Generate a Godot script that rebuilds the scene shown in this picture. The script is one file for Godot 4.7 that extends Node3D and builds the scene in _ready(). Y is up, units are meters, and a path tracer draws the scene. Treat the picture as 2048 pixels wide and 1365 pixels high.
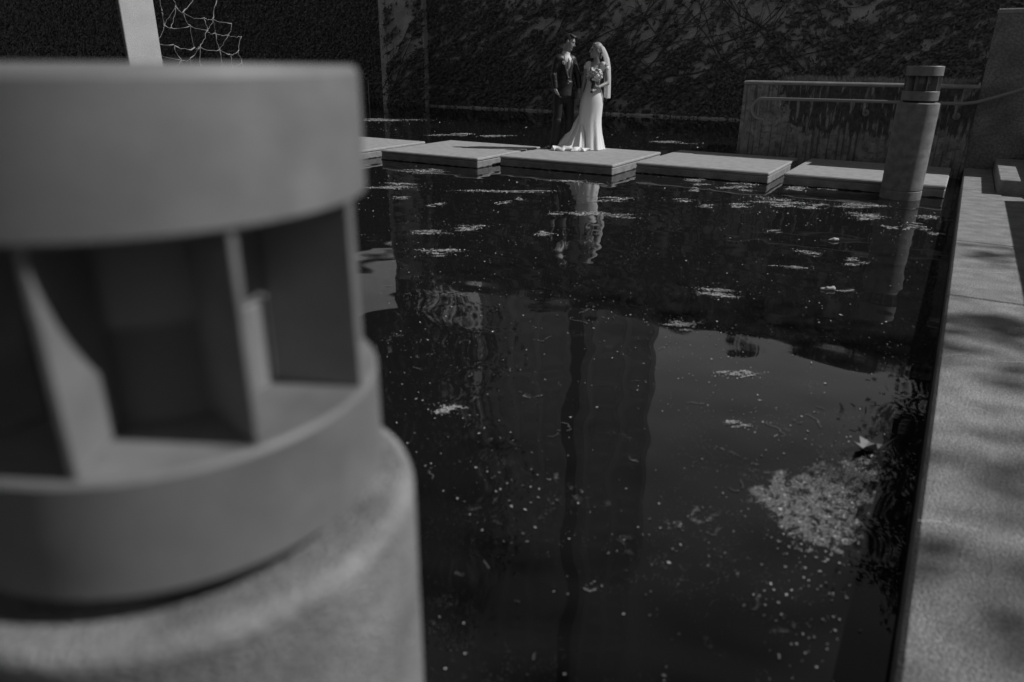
extends Node3D
# A shaded plaza pool: stepping pads with a couple, a vine-grown wall, two bollard lamps, a stair wall and a coping walk.
# x runs along the pads, -z runs away over the pool, y = 0 is the water.

var rng := RandomNumberGenerator.new()
var noises := {}
var mats := {}
var used := {}
const PAD_TOP := 0.16
const WALL_Z := -23.0

# ---------------------------------------------------------------- naming
func numbered(called: String) -> String:
	if not used.has(called):
		used[called] = 0
		return called
	used[called] += 1
	return "%s_%03d" % [called, used[called]]

func tag(o: Node, label := "", category := "", group := "", kind := "") -> Node:
	if label: o.set_meta("label", label)
	if category: o.set_meta("category", category)
	if group: o.set_meta("group", group)
	if kind: o.set_meta("kind", kind)
	return o

func thing(called: String, label: String, category: String, at := Vector3.ZERO, turn := 0.0, group := "") -> Node3D:
	var o := Node3D.new()
	o.name = numbered(called)
	add_child(o)
	o.position = at
	o.rotation.y = turn
	tag(o, label, category, group)
	return o

func obj(called: String, st: SurfaceTool, m: Material, parent: Node = null) -> MeshInstance3D:
	st.generate_normals()
	return put(called, st.commit(), m, parent)

func put(called: String, mesh: Mesh, m: Material, parent: Node = null) -> MeshInstance3D:
	var o := MeshInstance3D.new()
	o.mesh = mesh
	o.material_override = m
	if parent == null or parent == self:
		o.name = numbered(called)
		add_child(o)
	else:
		o.name = called
		parent.add_child(o, true)
	return o

func many(called: String, mesh: Mesh, m: Material, places: Array, tints: Array = [], parent: Node = null) -> MultiMeshInstance3D:
	var mm := MultiMesh.new()
	mm.transform_format = MultiMesh.TRANSFORM_3D
	mm.use_colors = tints.size() > 0
	mm.mesh = mesh
	mm.instance_count = places.size()
	for i in places.size():
		mm.set_instance_transform(i, places[i])
		if tints.size():
			var g: float = tints[i]
			mm.set_instance_color(i, Color(g, g, g))
	var o := MultiMeshInstance3D.new()
	o.multimesh = mm
	o.material_override = m
	if parent == null:
		o.name = numbered(called)
		add_child(o)
	else:
		o.name = called
		parent.add_child(o, true)
	o.set_meta("kind", "stuff")
	return o

# ---------------------------------------------------------------- materials
func grey(l: float) -> Color:
	return Color(l, l, l).linear_to_srgb()

func noise_tex(key: String, type: int, freq: float, oct: int, lo: float, hi: float, size := 512, normal := 0.0) -> NoiseTexture2D:
	var id := "%s %f %d %f %f %d %f" % [key, freq, oct, lo, hi, size, normal]
	if noises.has(id): return noises[id]
	var n := FastNoiseLite.new()
	n.noise_type = type
	n.frequency = freq
	n.fractal_octaves = oct
	n.seed = key.hash() % 1000
	var t := NoiseTexture2D.new()
	t.width = size
	t.height = size
	t.seamless = true
	t.noise = n
	if normal > 0.0:
		t.as_normal_map = true
		t.bump_strength = normal
	else:
		var g := Gradient.new()
		g.set_color(0, grey(lo))
		g.set_color(1, grey(hi))
		t.color_ramp = g
	noises[id] = t
	return t

func plain(l: float, rough := 0.8, metal := 0.0) -> StandardMaterial3D:
	var m := StandardMaterial3D.new()
	m.albedo_color = grey(l)
	m.roughness = rough
	m.metallic = metal
	return m

func concrete(l: float, spread := 0.25, scale := 1.0, bump := 0.5, blotch := 0.35) -> StandardMaterial3D:
	var m := StandardMaterial3D.new()
	m.albedo_texture = noise_tex("grain", FastNoiseLite.TYPE_SIMPLEX, 0.06, 4, l * (1.0 - spread), minf(0.95, l * (1.0 + spread)))
	m.uv1_triplanar = true
	m.uv1_world_triplanar = true
	m.uv1_scale = Vector3.ONE * scale
	m.roughness = 0.85
	m.metallic_specular = 0.35
	m.normal_enabled = true
	m.normal_texture = noise_tex("pits", FastNoiseLite.TYPE_SIMPLEX, 0.09, 5, 0, 1, 512, 6.0)
	m.normal_scale = bump
	m.detail_enabled = true
	m.detail_blend_mode = BaseMaterial3D.BLEND_MODE_MUL
	m.detail_uv_layer = BaseMaterial3D.DETAIL_UV_2
	m.uv2_triplanar = true
	m.uv2_world_triplanar = true
	m.uv2_scale = Vector3.ONE * scale * 0.37
	m.detail_albedo = noise_tex("blotch", FastNoiseLite.TYPE_SIMPLEX, 0.012, 5, 1.0 - blotch, 1.0)
	return m

func cloth(l: float, rough := 0.75, scale := 30.0, bump := 0.4) -> StandardMaterial3D:
	var m := plain(1.0, rough)
	m.albedo_color = Color.WHITE
	m.albedo_texture = noise_tex("weave", FastNoiseLite.TYPE_SIMPLEX, 0.08, 3, l * 0.82, minf(0.92, l * 1.18), 256)
	m.uv1_triplanar = true
	m.uv1_scale = Vector3.ONE * scale
	m.normal_enabled = true
	m.normal_texture = noise_tex("fold", FastNoiseLite.TYPE_SIMPLEX, 0.03, 3, 0, 1, 256, 4.0)
	m.normal_scale = bump
	return m

# ---------------------------------------------------------------- shapes
func new_st() -> SurfaceTool:
	var st := SurfaceTool.new()
	st.begin(Mesh.PRIMITIVE_TRIANGLES)
	return st

func tri(st: SurfaceTool, a: Vector3, b: Vector3, c: Vector3) -> void:  # anticlockwise seen from outside
	st.add_vertex(a); st.add_vertex(c); st.add_vertex(b)

func quad(st: SurfaceTool, a: Vector3, b: Vector3, c: Vector3, d: Vector3) -> void:
	tri(st, a, b, c); tri(st, a, c, d)

func box(st: SurfaceTool, c: Vector3, s: Vector3, bev := 0.0, t := Transform3D.IDENTITY) -> void:
	st.set_smooth_group(-1)
	var h := s * 0.5
	var b := minf(bev, minf(h.x, minf(h.y, h.z)) * 0.9)
	var axes := [Vector3.RIGHT, Vector3.UP, Vector3.BACK]
	for ax in 3:
		for sg in [-1.0, 1.0]:
			var n: Vector3 = axes[ax] * sg
			var u: Vector3 = axes[(ax + 1) % 3]
			var v: Vector3 = n.cross(u)
			var hn: float = h[ax]
			var hu: float = h[(ax + 1) % 3] - b
			var hv: float = h[(ax + 2) % 3] - b
			quad(st, t * (c + n * hn - u * hu - v * hv), t * (c + n * hn + u * hu - v * hv), t * (c + n * hn + u * hu + v * hv), t * (c + n * hn - u * hu + v * hv))
	if b <= 0.0: return
	for ax in 3:
		var a1: int = (ax + 1) % 3
		var a2: int = (ax + 2) % 3
		for s1 in [-1.0, 1.0]:
			for s2 in [-1.0, 1.0]:
				var along: Vector3 = axes[ax] * (h[ax] - b)
				var p: Vector3 = axes[a1] * s1 * h[a1] + axes[a2] * s2 * (h[a2] - b)
				var q: Vector3 = axes[a1] * s1 * (h[a1] - b) + axes[a2] * s2 * h[a2]
				if s1 * s2 > 0.0:
					quad(st, t * (c + p - along), t * (c + q - along), t * (c + q + along), t * (c + p + along))
				else:
					quad(st, t * (c + p + along), t * (c + q + along), t * (c + q - along), t * (c + p - along))
	for sx in [-1.0, 1.0]:
		for sy in [-1.0, 1.0]:
			for sz in [-1.0, 1.0]:
				var px := Vector3(sx * h.x, sy * (h.y - b), sz * (h.z - b))
				var py := Vector3(sx * (h.x - b), sy * h.y, sz * (h.z - b))
				var pz := Vector3(sx * (h.x - b), sy * (h.y - b), sz * h.z)
				if sx * sy * sz > 0.0: tri(st, t * (c + px), t * (c + py), t * (c + pz))
				else: tri(st, t * (c + px), t * (c + pz), t * (c + py))

func span(st: SurfaceTool, lo: Vector3, hi: Vector3, bev := 0.0) -> void:
	box(st, (lo + hi) * 0.5, hi - lo, bev)

func lathe(st: SurfaceTool, prof: Array, segs := 48, at := Vector3.ZERO, smooth_along := false) -> void:
	# profile from bottom to top as [radius, height]; the outside is to its right
	for k in prof.size() - 1:
		st.set_smooth_group(1 if smooth_along else k + 1)
		for i in segs:
			var a := TAU * i / segs
			var b := TAU * (i + 1) / segs
			var r0: float = prof[k][0]
			var r1: float = prof[k + 1][0]
			var y0: float = prof[k][1]
			var y1: float = prof[k + 1][1]
			var p0 := at + Vector3(cos(a) * r0, y0, -sin(a) * r0)
			var p1 := at + Vector3(cos(b) * r0, y0, -sin(b) * r0)
			var p2 := at + Vector3(cos(b) * r1, y1, -sin(b) * r1)
			var p3 := at + Vector3(cos(a) * r1, y1, -sin(a) * r1)
			if r0 > 0.0: tri(st, p0, p1, p2)
			if r1 > 0.0: tri(st, p0, p2, p3)

func tube(st: SurfaceTool, pts: Array, radii: Array, sides := 8, caps := true, group := 1) -> void:
	st.set_smooth_group(group)
	var rings := []
	var up := Vector3(0.13, 0.97, 0.21)
	for i in pts.size():
		var d: Vector3 = (pts[mini(i + 1, pts.size() - 1)] - pts[maxi(i - 1, 0)]).normalized()
		var u := up - d * up.dot(d)
		if u.length() < 0.05: u = Vector3.RIGHT - d * d.x
		u = u.normalized()
		up = u
		var v := d.cross(u)
		var ring := []
		var r: float = radii[i] if radii.size() > 1 else radii[0]
		for k in sides:
			var a := TAU * k / sides
			ring.append(pts[i] + (u * cos(a) + v * sin(a)) * r)
		rings.append(ring)
	for i in rings.size() - 1:
		for k in sides:
			var n := (k + 1) % sides
			quad(st, rings[i][k], rings[i][n], rings[i + 1][n], rings[i + 1][k])
	if caps:
		st.set_smooth_group(-1)
		for k in sides:
			var n := (k + 1) % sides
			tri(st, pts[0], rings[0][n], rings[0][k])
			tri(st, pts[-1], rings[-1][k], rings[-1][n])

# ---------------------------------------------------------------- soft bodies: distance fields meshed as surface nets
func cone(a: Vector3, b: Vector3, ra: float, rb: float, k := 0.02) -> Dictionary:
	return {"t": 0, "a": a, "b": b, "ra": ra, "rb": rb, "k": k}

func flat_cone(a: Vector3, b: Vector3, ra: float, rb: float, k := 0.02) -> Dictionary:
	return {"t": 1, "a": a, "b": b, "ra": ra, "rb": rb, "k": k}

func egg(c: Vector3, r: Vector3, basis := Basis.IDENTITY, k := 0.02, cut := false) -> Dictionary:
	return {"t": 2, "a": c, "r": r, "inv": basis.inverse(), "k": k, "cut": cut}

func soft(st: SurfaceTool, bones: Array, cell: float, grp := 1) -> void:
	var lo := Vector3.ONE * 1e6
	var hi := -lo
	var boxes := []
	for b in bones:
		var l: Vector3
		var h: Vector3
		if b.t == 2:
			var R: float = maxf(b.r.x, maxf(b.r.y, b.r.z))
			l = b.a - Vector3.ONE * R
			h = b.a + Vector3.ONE * R
		else:
			var R2: float = maxf(b.ra, b.rb)
			l = Vector3(minf(b.a.x, b.b.x), minf(b.a.y, b.b.y), minf(b.a.z, b.b.z)) - Vector3.ONE * R2
			h = Vector3(maxf(b.a.x, b.b.x), maxf(b.a.y, b.b.y), maxf(b.a.z, b.b.z)) + Vector3.ONE * R2
		boxes.append([l, h])
		if not b.get("cut", false):
			lo = Vector3(minf(lo.x, l.x), minf(lo.y, l.y), minf(lo.z, l.z))
			hi = Vector3(maxf(hi.x, h.x), maxf(hi.y, h.y), maxf(hi.z, h.z))
	lo -= Vector3.ONE * cell * 2.5
	hi += Vector3.ONE * cell * 2.5
	var nx := int((hi.x - lo.x) / cell) + 1
	var ny := int((hi.y - lo.y) / cell) + 1
	var nz := int((hi.z - lo.z) / cell) + 1
	var f := PackedFloat32Array()
	f.resize(nx * ny * nz)
	f.fill(1.0)
	for bi in bones.size():
		var b: Dictionary = bones[bi]
		var k: float = b.k
		var grow := k + cell * 2.0
		var l: Vector3 = (boxes[bi][0] - lo - Vector3.ONE * grow) / cell
		var h: Vector3 = (boxes[bi][1] - lo + Vector3.ONE * grow) / cell
		var x0 := maxi(0, int(l.x)); var x1 := mini(nx - 1, int(h.x) + 1)
		var y0 := maxi(0, int(l.y)); var y1 := mini(ny - 1, int(h.y) + 1)
		var z0 := maxi(0, int(l.z)); var z1 := mini(nz - 1, int(h.z) + 1)
		var type: int = b.t
		var a: Vector3 = b.a
		var cut: bool = b.get("cut", false)
		var ab := Vector3.ZERO
		var inv_len := 0.0
		var length := 0.0
		var ra := 0.0
		var rb := 0.0
		var inv := Basis.IDENTITY
		var er := Vector3.ONE
		var er_min := 1.0
		if type == 2:
			inv = b.inv
			er = b.r
			er_min = minf(er.x, minf(er.y, er.z))
		else:
			ab = b.b - a
			length = ab.length()
			inv_len = 1.0 / maxf(1e-9, ab.length_squared())
			ra = b.ra
			rb = b.rb
		for z in range(z0, z1 + 1):
			for y in range(y0, y1 + 1):
				var at := (z * ny + y) * nx
				for x in range(x0, x1 + 1):
					var p := lo + Vector3(x, y, z) * cell - a
					var d: float
					if type == 2:
						d = ((inv * p) / er).length()
						d = (d - 1.0) * er_min * (1.0 if d < 1.0 else 1.15)
					elif type == 0:
						var t := clampf(p.dot(ab) * inv_len, 0.0, 1.0)
						d = (p - ab * t).length() - ra - (rb - ra) * t
					else:
						var t2 := p.dot(ab) * inv_len
						var tc := clampf(t2, 0.0, 1.0)
						d = maxf((p - ab * t2).length() - ra - (rb - ra) * tc, maxf(-t2, t2 - 1.0) * length)
					var o := f[at + x]
					if cut:
						d = -d
						if k > 0.0:
							var hh := maxf(k - absf(o - d), 0.0) / k
							f[at + x] = maxf(o, d) + hh * hh * k * 0.25
						else:
							f[at + x] = maxf(o, d)
					else:
						var hh := maxf(k - absf(o - d), 0.0) / k
						f[at + x] = minf(o, d) - hh * hh * k * 0.25
	st.set_smooth_group(grp)
	var ids := {}
	var step_y := nx
	var step_z := nx * ny
	var offs := [0, 1, step_y, step_y + 1, step_z, step_z + 1, step_z + step_y, step_z + step_y + 1]
	var o1: int = offs[1]; var o2: int = offs[2]; var o3: int = offs[3]; var o4: int = offs[4]; var o5: int = offs[5]; var o6: int = offs[6]; var o7: int = offs[7]
	for z in nz - 1:
		for y in ny - 1:
			var row := (z * ny + y) * nx
			for x in nx - 1:
				var i := row + x
				var s := int(f[i] < 0.0) + int(f[i + o1] < 0.0) + int(f[i + o2] < 0.0) + int(f[i + o3] < 0.0) + int(f[i + o4] < 0.0) + int(f[i + o5] < 0.0) + int(f[i + o6] < 0.0) + int(f[i + o7] < 0.0)
				if s == 0 or s == 8: continue
				var sum := Vector3.ZERO
				var n := 0
				for e in 12:
					var c0: int = EDGE[e * 2]
					var c1: int = EDGE[e * 2 + 1]
					var v0 := f[i + offs[c0]]
					var v1 := f[i + offs[c1]]
					if (v0 < 0.0) != (v1 < 0.0):
						var t := v0 / (v0 - v1)
						sum += Vector3(c0 & 1, (c0 >> 1) & 1, c0 >> 2).lerp(Vector3(c1 & 1, (c1 >> 1) & 1, c1 >> 2), t)
						n += 1
				ids[i] = lo + (Vector3(x, y, z) + sum / n) * cell
	for i in ids:
		var inside := f[i] < 0.0
		for ax in 3:
			var oa: int = [1, step_y, step_z][ax]
			if inside == (f[i + oa] < 0.0): continue
			var ob: int = [step_y, step_z, 1][ax]
			var oc: int = [step_z, 1, step_y][ax]
			if not (ids.has(i - ob) and ids.has(i - oc) and ids.has(i - ob - oc)): continue
			var p0: Vector3 = ids[i - ob - oc]
			var p1: Vector3 = ids[i - oc]
			var p2: Vector3 = ids[i]
			var p3: Vector3 = ids[i - ob]
			if inside: quad(st, p0, p1, p2, p3)
			else: quad(st, p0, p3, p2, p1)

const EDGE := [0, 1, 2, 3, 4, 5, 6, 7, 0, 2, 1, 3, 4, 6, 5, 7, 0, 4, 1, 5, 2, 6, 3, 7]

# ================================================================ READY
func _ready() -> void:
	rng.seed = 20240611
	view_and_light()
	make_materials()
	pool_and_ground()
	vine_wall()
	pavilion()
	stair_wall()
	coping_walk()
	pads()
	bollards()
	background()
	couple()
	litter()

func view_and_light() -> void:
	var cam := Camera3D.new()
	cam.name = "camera"
	cam.position = Vector3(0, 1.58, 0)
	cam.basis = Basis(Vector3.UP, deg_to_rad(31.0)) * Basis(Vector3.RIGHT, deg_to_rad(-21.2)) * Basis(Vector3.BACK, deg_to_rad(0.5))
	var at := CameraAttributesPhysical.new()
	at.frustum_focal_length = 25.31
	at.frustum_near = 0.05
	at.frustum_far = 600.0
	at.frustum_focus_distance = 12.0
	at.exposure_aperture = 2.0
	cam.attributes = at
	cam.fov = 50.73
	cam.near = 0.05
	cam.far = 600.0
	add_child(cam)
	cam.current = true
	var env := Environment.new()
	env.background_mode = Environment.BG_SKY
	var sky := Sky.new()
	var sm := ProceduralSkyMaterial.new()
	sm.sky_top_color = grey(0.04)
	sm.sky_horizon_color = grey(0.66)
	sm.sky_curve = 0.4
	sm.ground_bottom_color = grey(0.02)
	sm.ground_horizon_color = grey(0.1)
	sm.sun_angle_max = 12.0
	sky.sky_material = sm
	env.sky = sky
	env.tonemap_mode = Environment.TONE_MAPPER_LINEAR
	env.tonemap_exposure = 1.06
	env.sdfgi_enabled = true
	env.ssao_enabled = true
	env.ssil_enabled = true
	var we := WorldEnvironment.new()
	we.name = "environment"
	we.environment = env
	add_child(we)
	var sun := DirectionalLight3D.new()
	sun.name = "sun"
	sun.light_energy = 1.0
	sun.light_color = Color(1.0, 1.0, 1.0)
	sun.light_angular_distance = 0.5
	sun.shadow_enabled = true
	add_child(sun)
	sun.look_at_from_position(Vector3(0.646, 0.688, -0.329) * 50.0, Vector3.ZERO)

func make_materials() -> void:
	mats.pad = concrete(0.43, 0.2, 2.0, 0.35, 0.26)
	mats.ledge = concrete(0.38, 0.35, 1.6, 0.7, 0.4)
	mats.wall = concrete(0.55, 0.3, 0.5, 0.6, 0.4)
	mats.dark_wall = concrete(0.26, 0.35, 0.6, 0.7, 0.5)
	mats.pole = concrete(0.36, 0.45, 3.0, 1.0, 0.5)
	mats.cap = concrete(0.25, 0.14, 5.0, 0.06, 0.3)
	mats.cap.roughness = 0.5
	mats.cap.metallic_specular = 0.5
	mats.white = concrete(0.48, 0.12, 0.7, 0.2, 0.15)
	mats.tower = concrete(0.75, 0.12, 0.3, 0.2, 0.2)
	mats.steel = plain(0.21, 0.5, 0.1)
	mats.glass = plain(0.02, 0.06)
	mats.tint = plain(0.5, 0.35)
	mats.lens = plain(0.24, 0.2)
	mats.leaf = plain(1.0, 0.7)
	mats.leaf.albedo_color = Color.WHITE
	mats.leaf.vertex_color_use_as_albedo = true
	mats.petal = plain(1.0, 0.8)
	mats.petal.albedo_color = Color.WHITE
	mats.petal.vertex_color_use_as_albedo = true
	mats.stem = plain(0.08, 0.9)
	mats.caustic_strand = plain(0.3, 0.8)  # for the strands that stand in for the water light
	mats.soil = concrete(0.05, 0.5, 4.0, 1.0, 0.5)
	mats.bark = concrete(0.06, 0.5, 3.0, 1.0, 0.4)

# ---------------------------------------------------------------- water and ground
func pool_and_ground() -> void:
	var st := new_st()
	quad(st, Vector3(-260, -0.62, 220), Vector3(260, -0.62, 220), Vector3(260, -0.62, -260), Vector3(-260, -0.62, -260))
	tag(obj("ground", st, mats.soil), "dark ground under and around the pool", "ground", "", "structure")
	st = new_st()
	var lo := Vector2(-46, WALL_Z - 0.1)
	var hi := Vector2(0.125, 12.0)
	for c in [[lo.x, hi.y], [hi.x, hi.y], [hi.x, lo.y], [lo.x, hi.y], [hi.x, lo.y], [lo.x, lo.y]]:
		pass
	var cs := [Vector2(lo.x, hi.y), Vector2(hi.x, hi.y), Vector2(hi.x, lo.y), Vector2(lo.x, lo.y)]
	for k in [0, 2, 1, 0, 3, 2]:
		st.set_uv(cs[k] / 3.4)
		st.add_vertex(Vector3(cs[k].x, 0.0, cs[k].y))
	st.generate_normals()
	st.generate_tangents()
	var m := plain(0.010, 0.015)
	m.metallic_specular = 0.36
	m.normal_enabled = true
	m.normal_texture = noise_tex("ripple", FastNoiseLite.TYPE_SIMPLEX_SMOOTH, 0.005, 2, 0, 1, 1024, 8.0)
	m.normal_scale = 0.10
	tag(put("water", st.commit(), m), "dark still pool water strewn with fallen petals", "water", "", "structure")

# ---------------------------------------------------------------- wall with climbing vines
func vine_wall() -> void:
	var w := thing("retaining_wall", "tall concrete retaining wall overgrown with vines behind the pool", "wall", Vector3(-16, 0, WALL_Z))
	var st := new_st()
	span(st, Vector3(-34, -0.6, -0.6), Vector3(30, 6.75, 0), 0.02)
	obj("wall_face", st, mats.wall, w)
	st = new_st()
	span(st, Vector3(-34, 6.753, -0.7), Vector3(30, 6.95, 0.06), 0.02)
	obj("coping", st, mats.wall, w)
	st = new_st()
	span(st, Vector3(-1.48, -0.6, 0.003), Vector3(30, 0.06, 0.14), 0.02)
	obj("kerb", st, mats.wall, w)
	st = new_st()
	span(st, Vector3(-3.25, -0.6, 0.003), Vector3(-1.5, 6.749, 0.34), 0.03)
	obj("pilaster", st, mats.wall, w)
	st = new_st()
	span(st, Vector3(-3.75, -0.6, 0.003), Vector3(-3.4, 6.749, 0.16), 0.03)
	obj("pilaster", st, mats.wall, w)
	for x in [-4.77, -4.4]:
		st = new_st()
		tube(st, [Vector3(x, -0.3, 0.2), Vector3(x, 0.86, 0.2), Vector3(x, 0.9, 0.02)], [0.022], 8)
		obj("wall_pipe", st, mats.steel, w)
	# vines: stems climbing to the right, leaves dense along slanting bands, bare concrete between
	var fn := FastNoiseLite.new()
	fn.seed = 7
	fn.frequency = 1.0
	fn.fractal_octaves = 3
	var leafm := leaf_mesh(0.5)
	var n_vines := 26
	var x_lo := -50.0
	var x_hi := 6.0
	var bins := []
	var tints := []
	for i in n_vines:
		bins.append([]); tints.append([])
	for i in 230000:
		var x := rng.randf_range(x_lo, x_hi)
		var y := pow(rng.randf(), 1.15) * 6.9
		var u := x * 0.82 + y * 0.57
		var v := -x * 0.57 + y * 0.82
		if x > -7.0 and x < -3.0 and rng.randf() < 0.45:
			u = x * 0.75 - y * 0.66
			v = x * 0.66 + y * 0.75
		var d := fn.get_noise_2d(u * 0.55, v * 2.6) * 0.9 + fn.get_noise_2d(u * 2.2 + 50.0, v * 9.0) * 0.9
		var bare := 0.3 * exp(-pow((x + 6.6) / 3.4, 2.0) - pow((y - 3.0) / 1.7, 2.0))
		bare += 0.75 * exp(-pow((x + 18.5) / 0.75, 2.0)) * smoothstep(0.2, 2.2, y)
		bare += 0.26 * smoothstep(0.4, 2.0, y) * smoothstep(-17.5, -13.0, x) * smoothstep(-1.5, -3.5, x)
		if d + 0.24 + (0.3 if x < -19.4 else 0.0) - bare < rng.randf_range(-0.08, 0.08): continue
		var z := 0.03 + rng.randf() * 0.12
		if x > -19.27 and x < -17.48: z += 0.34
		var s := rng.randf_range(0.06, 0.12)
		var lean := -0.95 + rng.randfn() * 0.55 if v == -x * 0.57 + y * 0.82 else 0.85 + rng.randfn() * 0.5
		var b := Basis(Vector3.BACK, lean) * Basis.from_euler(Vector3(rng.randf_range(-0.5, 0.7), rng.randf_range(-0.9, 0.9), 0)) * Basis.from_scale(Vector3(0.75, 1.7, 1.0) * s)
		var k := clampi(int((x - x_lo) / (x_hi - x_lo) * n_vines), 0, n_vines - 1)
		var root := vine_root(k, n_vines, x_lo, x_hi)
		bins[k].append(Transform3D(b, Vector3(x - root, y, z)))
		tints[k].append(rng.randf_range(0.065, 0.15))
	for k in n_vines:
		var root := vine_root(k, n_vines, x_lo, x_hi)
		var o := thing("climbing_vine", vine_label(root), "vine", Vector3(root, 0, WALL_Z), 0.0, "vines climbing the retaining wall")
		st = new_st()
		for j in 9:
			var ang := rng.randf_range(0.3, 0.95)
			if root > -8.5 and root < -2.5 and j % 3 == 0: ang = PI - rng.randf_range(0.7, 0.95)
			var p := Vector3(rng.randf_range(-1.2, 0.6), rng.randf_range(-0.1, 1.5), 0.05)
			if root > -19.6 and root < -17.2: p.z = 0.4
			var pts := [p]
			var rad := [0.022]
			var len_ := rng.randi_range(8, 18)
			for q in len_:
				ang += rng.randf_range(-0.22, 0.22)
				ang = clampf(ang, 0.1, 2.7)
				p += Vector3(cos(ang), sin(ang), 0) * rng.randf_range(0.22, 0.4)
				p.z = clampf(p.z + rng.randf_range(-0.02, 0.02), 0.03, 0.42)
				if p.y > 6.8: break
				pts.append(p)
				rad.append(0.022 * (1.0 - 0.75 * q / len_))
				if rng.randf() < 0.5 and pts.size() > 2:
					var a2 := ang + rng.randf_range(-0.9, 0.9)
					var p2 := p
					var side := [p2]
					for r in 4:
						a2 += rng.randf_range(-0.3, 0.3)
						p2 += Vector3(cos(a2), sin(a2), 0) * rng.randf_range(0.12, 0.25)
						side.append(p2)
					tube(st, side, [0.012, 0.011, 0.009, 0.007, 0.004], 4, false)
			if pts.size() > 2: tube(st, pts, rad, 5, false)
		obj("stem", st, mats.stem, o)
		many("foliage", leafm, mats.leaf, bins[k], tints[k], o)

func vine_root(k: int, n: int, lo: float, hi: float) -> float:
	return lo + (k + 0.5) * (hi - lo) / n

func vine_label(x: float) -> String:
	if x < -20.0: return "dark vine covering the shadowed retaining wall left of the pilaster"
	if x < -16.8: return "thin vine straggling over the pale pilaster of the retaining wall"
	if x < -11.8: return "dense dark vine on the wall between the pilaster and the couple"
	if x < -9.2: return "dense vine on the wall directly behind the couple"
	if x < -3.5: return "sparse vine over bare concrete right of the couple"
	return "leafy vine on the wall above the planter wall and far bollard"

func leaf_mesh(w: float) -> ArrayMesh:
	var st := new_st()
	st.set_smooth_group(-1)
	var t := Vector3(0, 0.6, 0.05)
	var b := Vector3(0, -0.4, 0)
	var c := Vector3(0, 0.05, 0.1)
	var l := Vector3(-w, 0.0, -0.03)
	var r := Vector3(w, 0.0, -0.03)
	st.set_color(Color.WHITE)
	tri(st, b, c, l); tri(st, c, t, l); tri(st, b, r, c); tri(st, c, r, t)
	st.generate_normals()
	return st.commit()

# ---------------------------------------------------------------- white pavilion at the left
func pavilion() -> void:
	var o := thing("pavilion", "tall pale sunlit concrete post of a pavilion standing left of the pool", "pavilion", Vector3(-14.0, 0, -9.25))
	var st := new_st()
	span(st, Vector3(-0.09, -0.6, -0.36), Vector3(0, 3.5, 0.355), 0.012)
	obj("post", st, mats.white, o)
	st = new_st()
	span(st, Vector3(-0.16, 3.503, -7.0), Vector3(0.05, 3.7, 2.5), 0.012)
	obj("beam", st, mats.white, o)
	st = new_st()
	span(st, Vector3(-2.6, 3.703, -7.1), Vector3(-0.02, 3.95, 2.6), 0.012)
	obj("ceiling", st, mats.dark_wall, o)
	st = new_st()
	span(st, Vector3(-0.3, 3.953, -7.0), Vector3(0.12, 5.3, 2.5), 0.03)
	obj("fascia", st, mats.white, o)
	# pale strands beside the post, in place of sunlight thrown up off the water
	var v := thing("caustic_web", "web of thin pale strands standing in for light thrown off the water beside the white post", "vine", Vector3(-14.15, 0, -10.7))
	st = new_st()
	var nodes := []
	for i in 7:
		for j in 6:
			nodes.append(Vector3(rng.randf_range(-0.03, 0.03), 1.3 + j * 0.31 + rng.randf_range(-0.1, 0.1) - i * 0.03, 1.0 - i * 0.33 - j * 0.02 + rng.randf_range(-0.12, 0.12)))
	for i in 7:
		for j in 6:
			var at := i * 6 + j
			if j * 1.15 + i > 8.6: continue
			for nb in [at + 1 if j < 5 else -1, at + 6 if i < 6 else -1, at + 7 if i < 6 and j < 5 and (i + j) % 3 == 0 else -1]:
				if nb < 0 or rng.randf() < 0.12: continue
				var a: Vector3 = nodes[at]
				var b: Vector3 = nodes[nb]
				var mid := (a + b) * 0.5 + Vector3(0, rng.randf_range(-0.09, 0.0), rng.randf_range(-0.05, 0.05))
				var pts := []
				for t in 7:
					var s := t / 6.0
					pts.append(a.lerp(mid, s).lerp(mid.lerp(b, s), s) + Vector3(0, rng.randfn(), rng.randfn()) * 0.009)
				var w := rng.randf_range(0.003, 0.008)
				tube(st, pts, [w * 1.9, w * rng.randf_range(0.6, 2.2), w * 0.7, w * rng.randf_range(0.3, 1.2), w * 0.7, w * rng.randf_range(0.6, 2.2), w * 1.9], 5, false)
	obj("stem", st, mats.caustic_strand, v)  # strands shaped like the light web, not a plant

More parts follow.
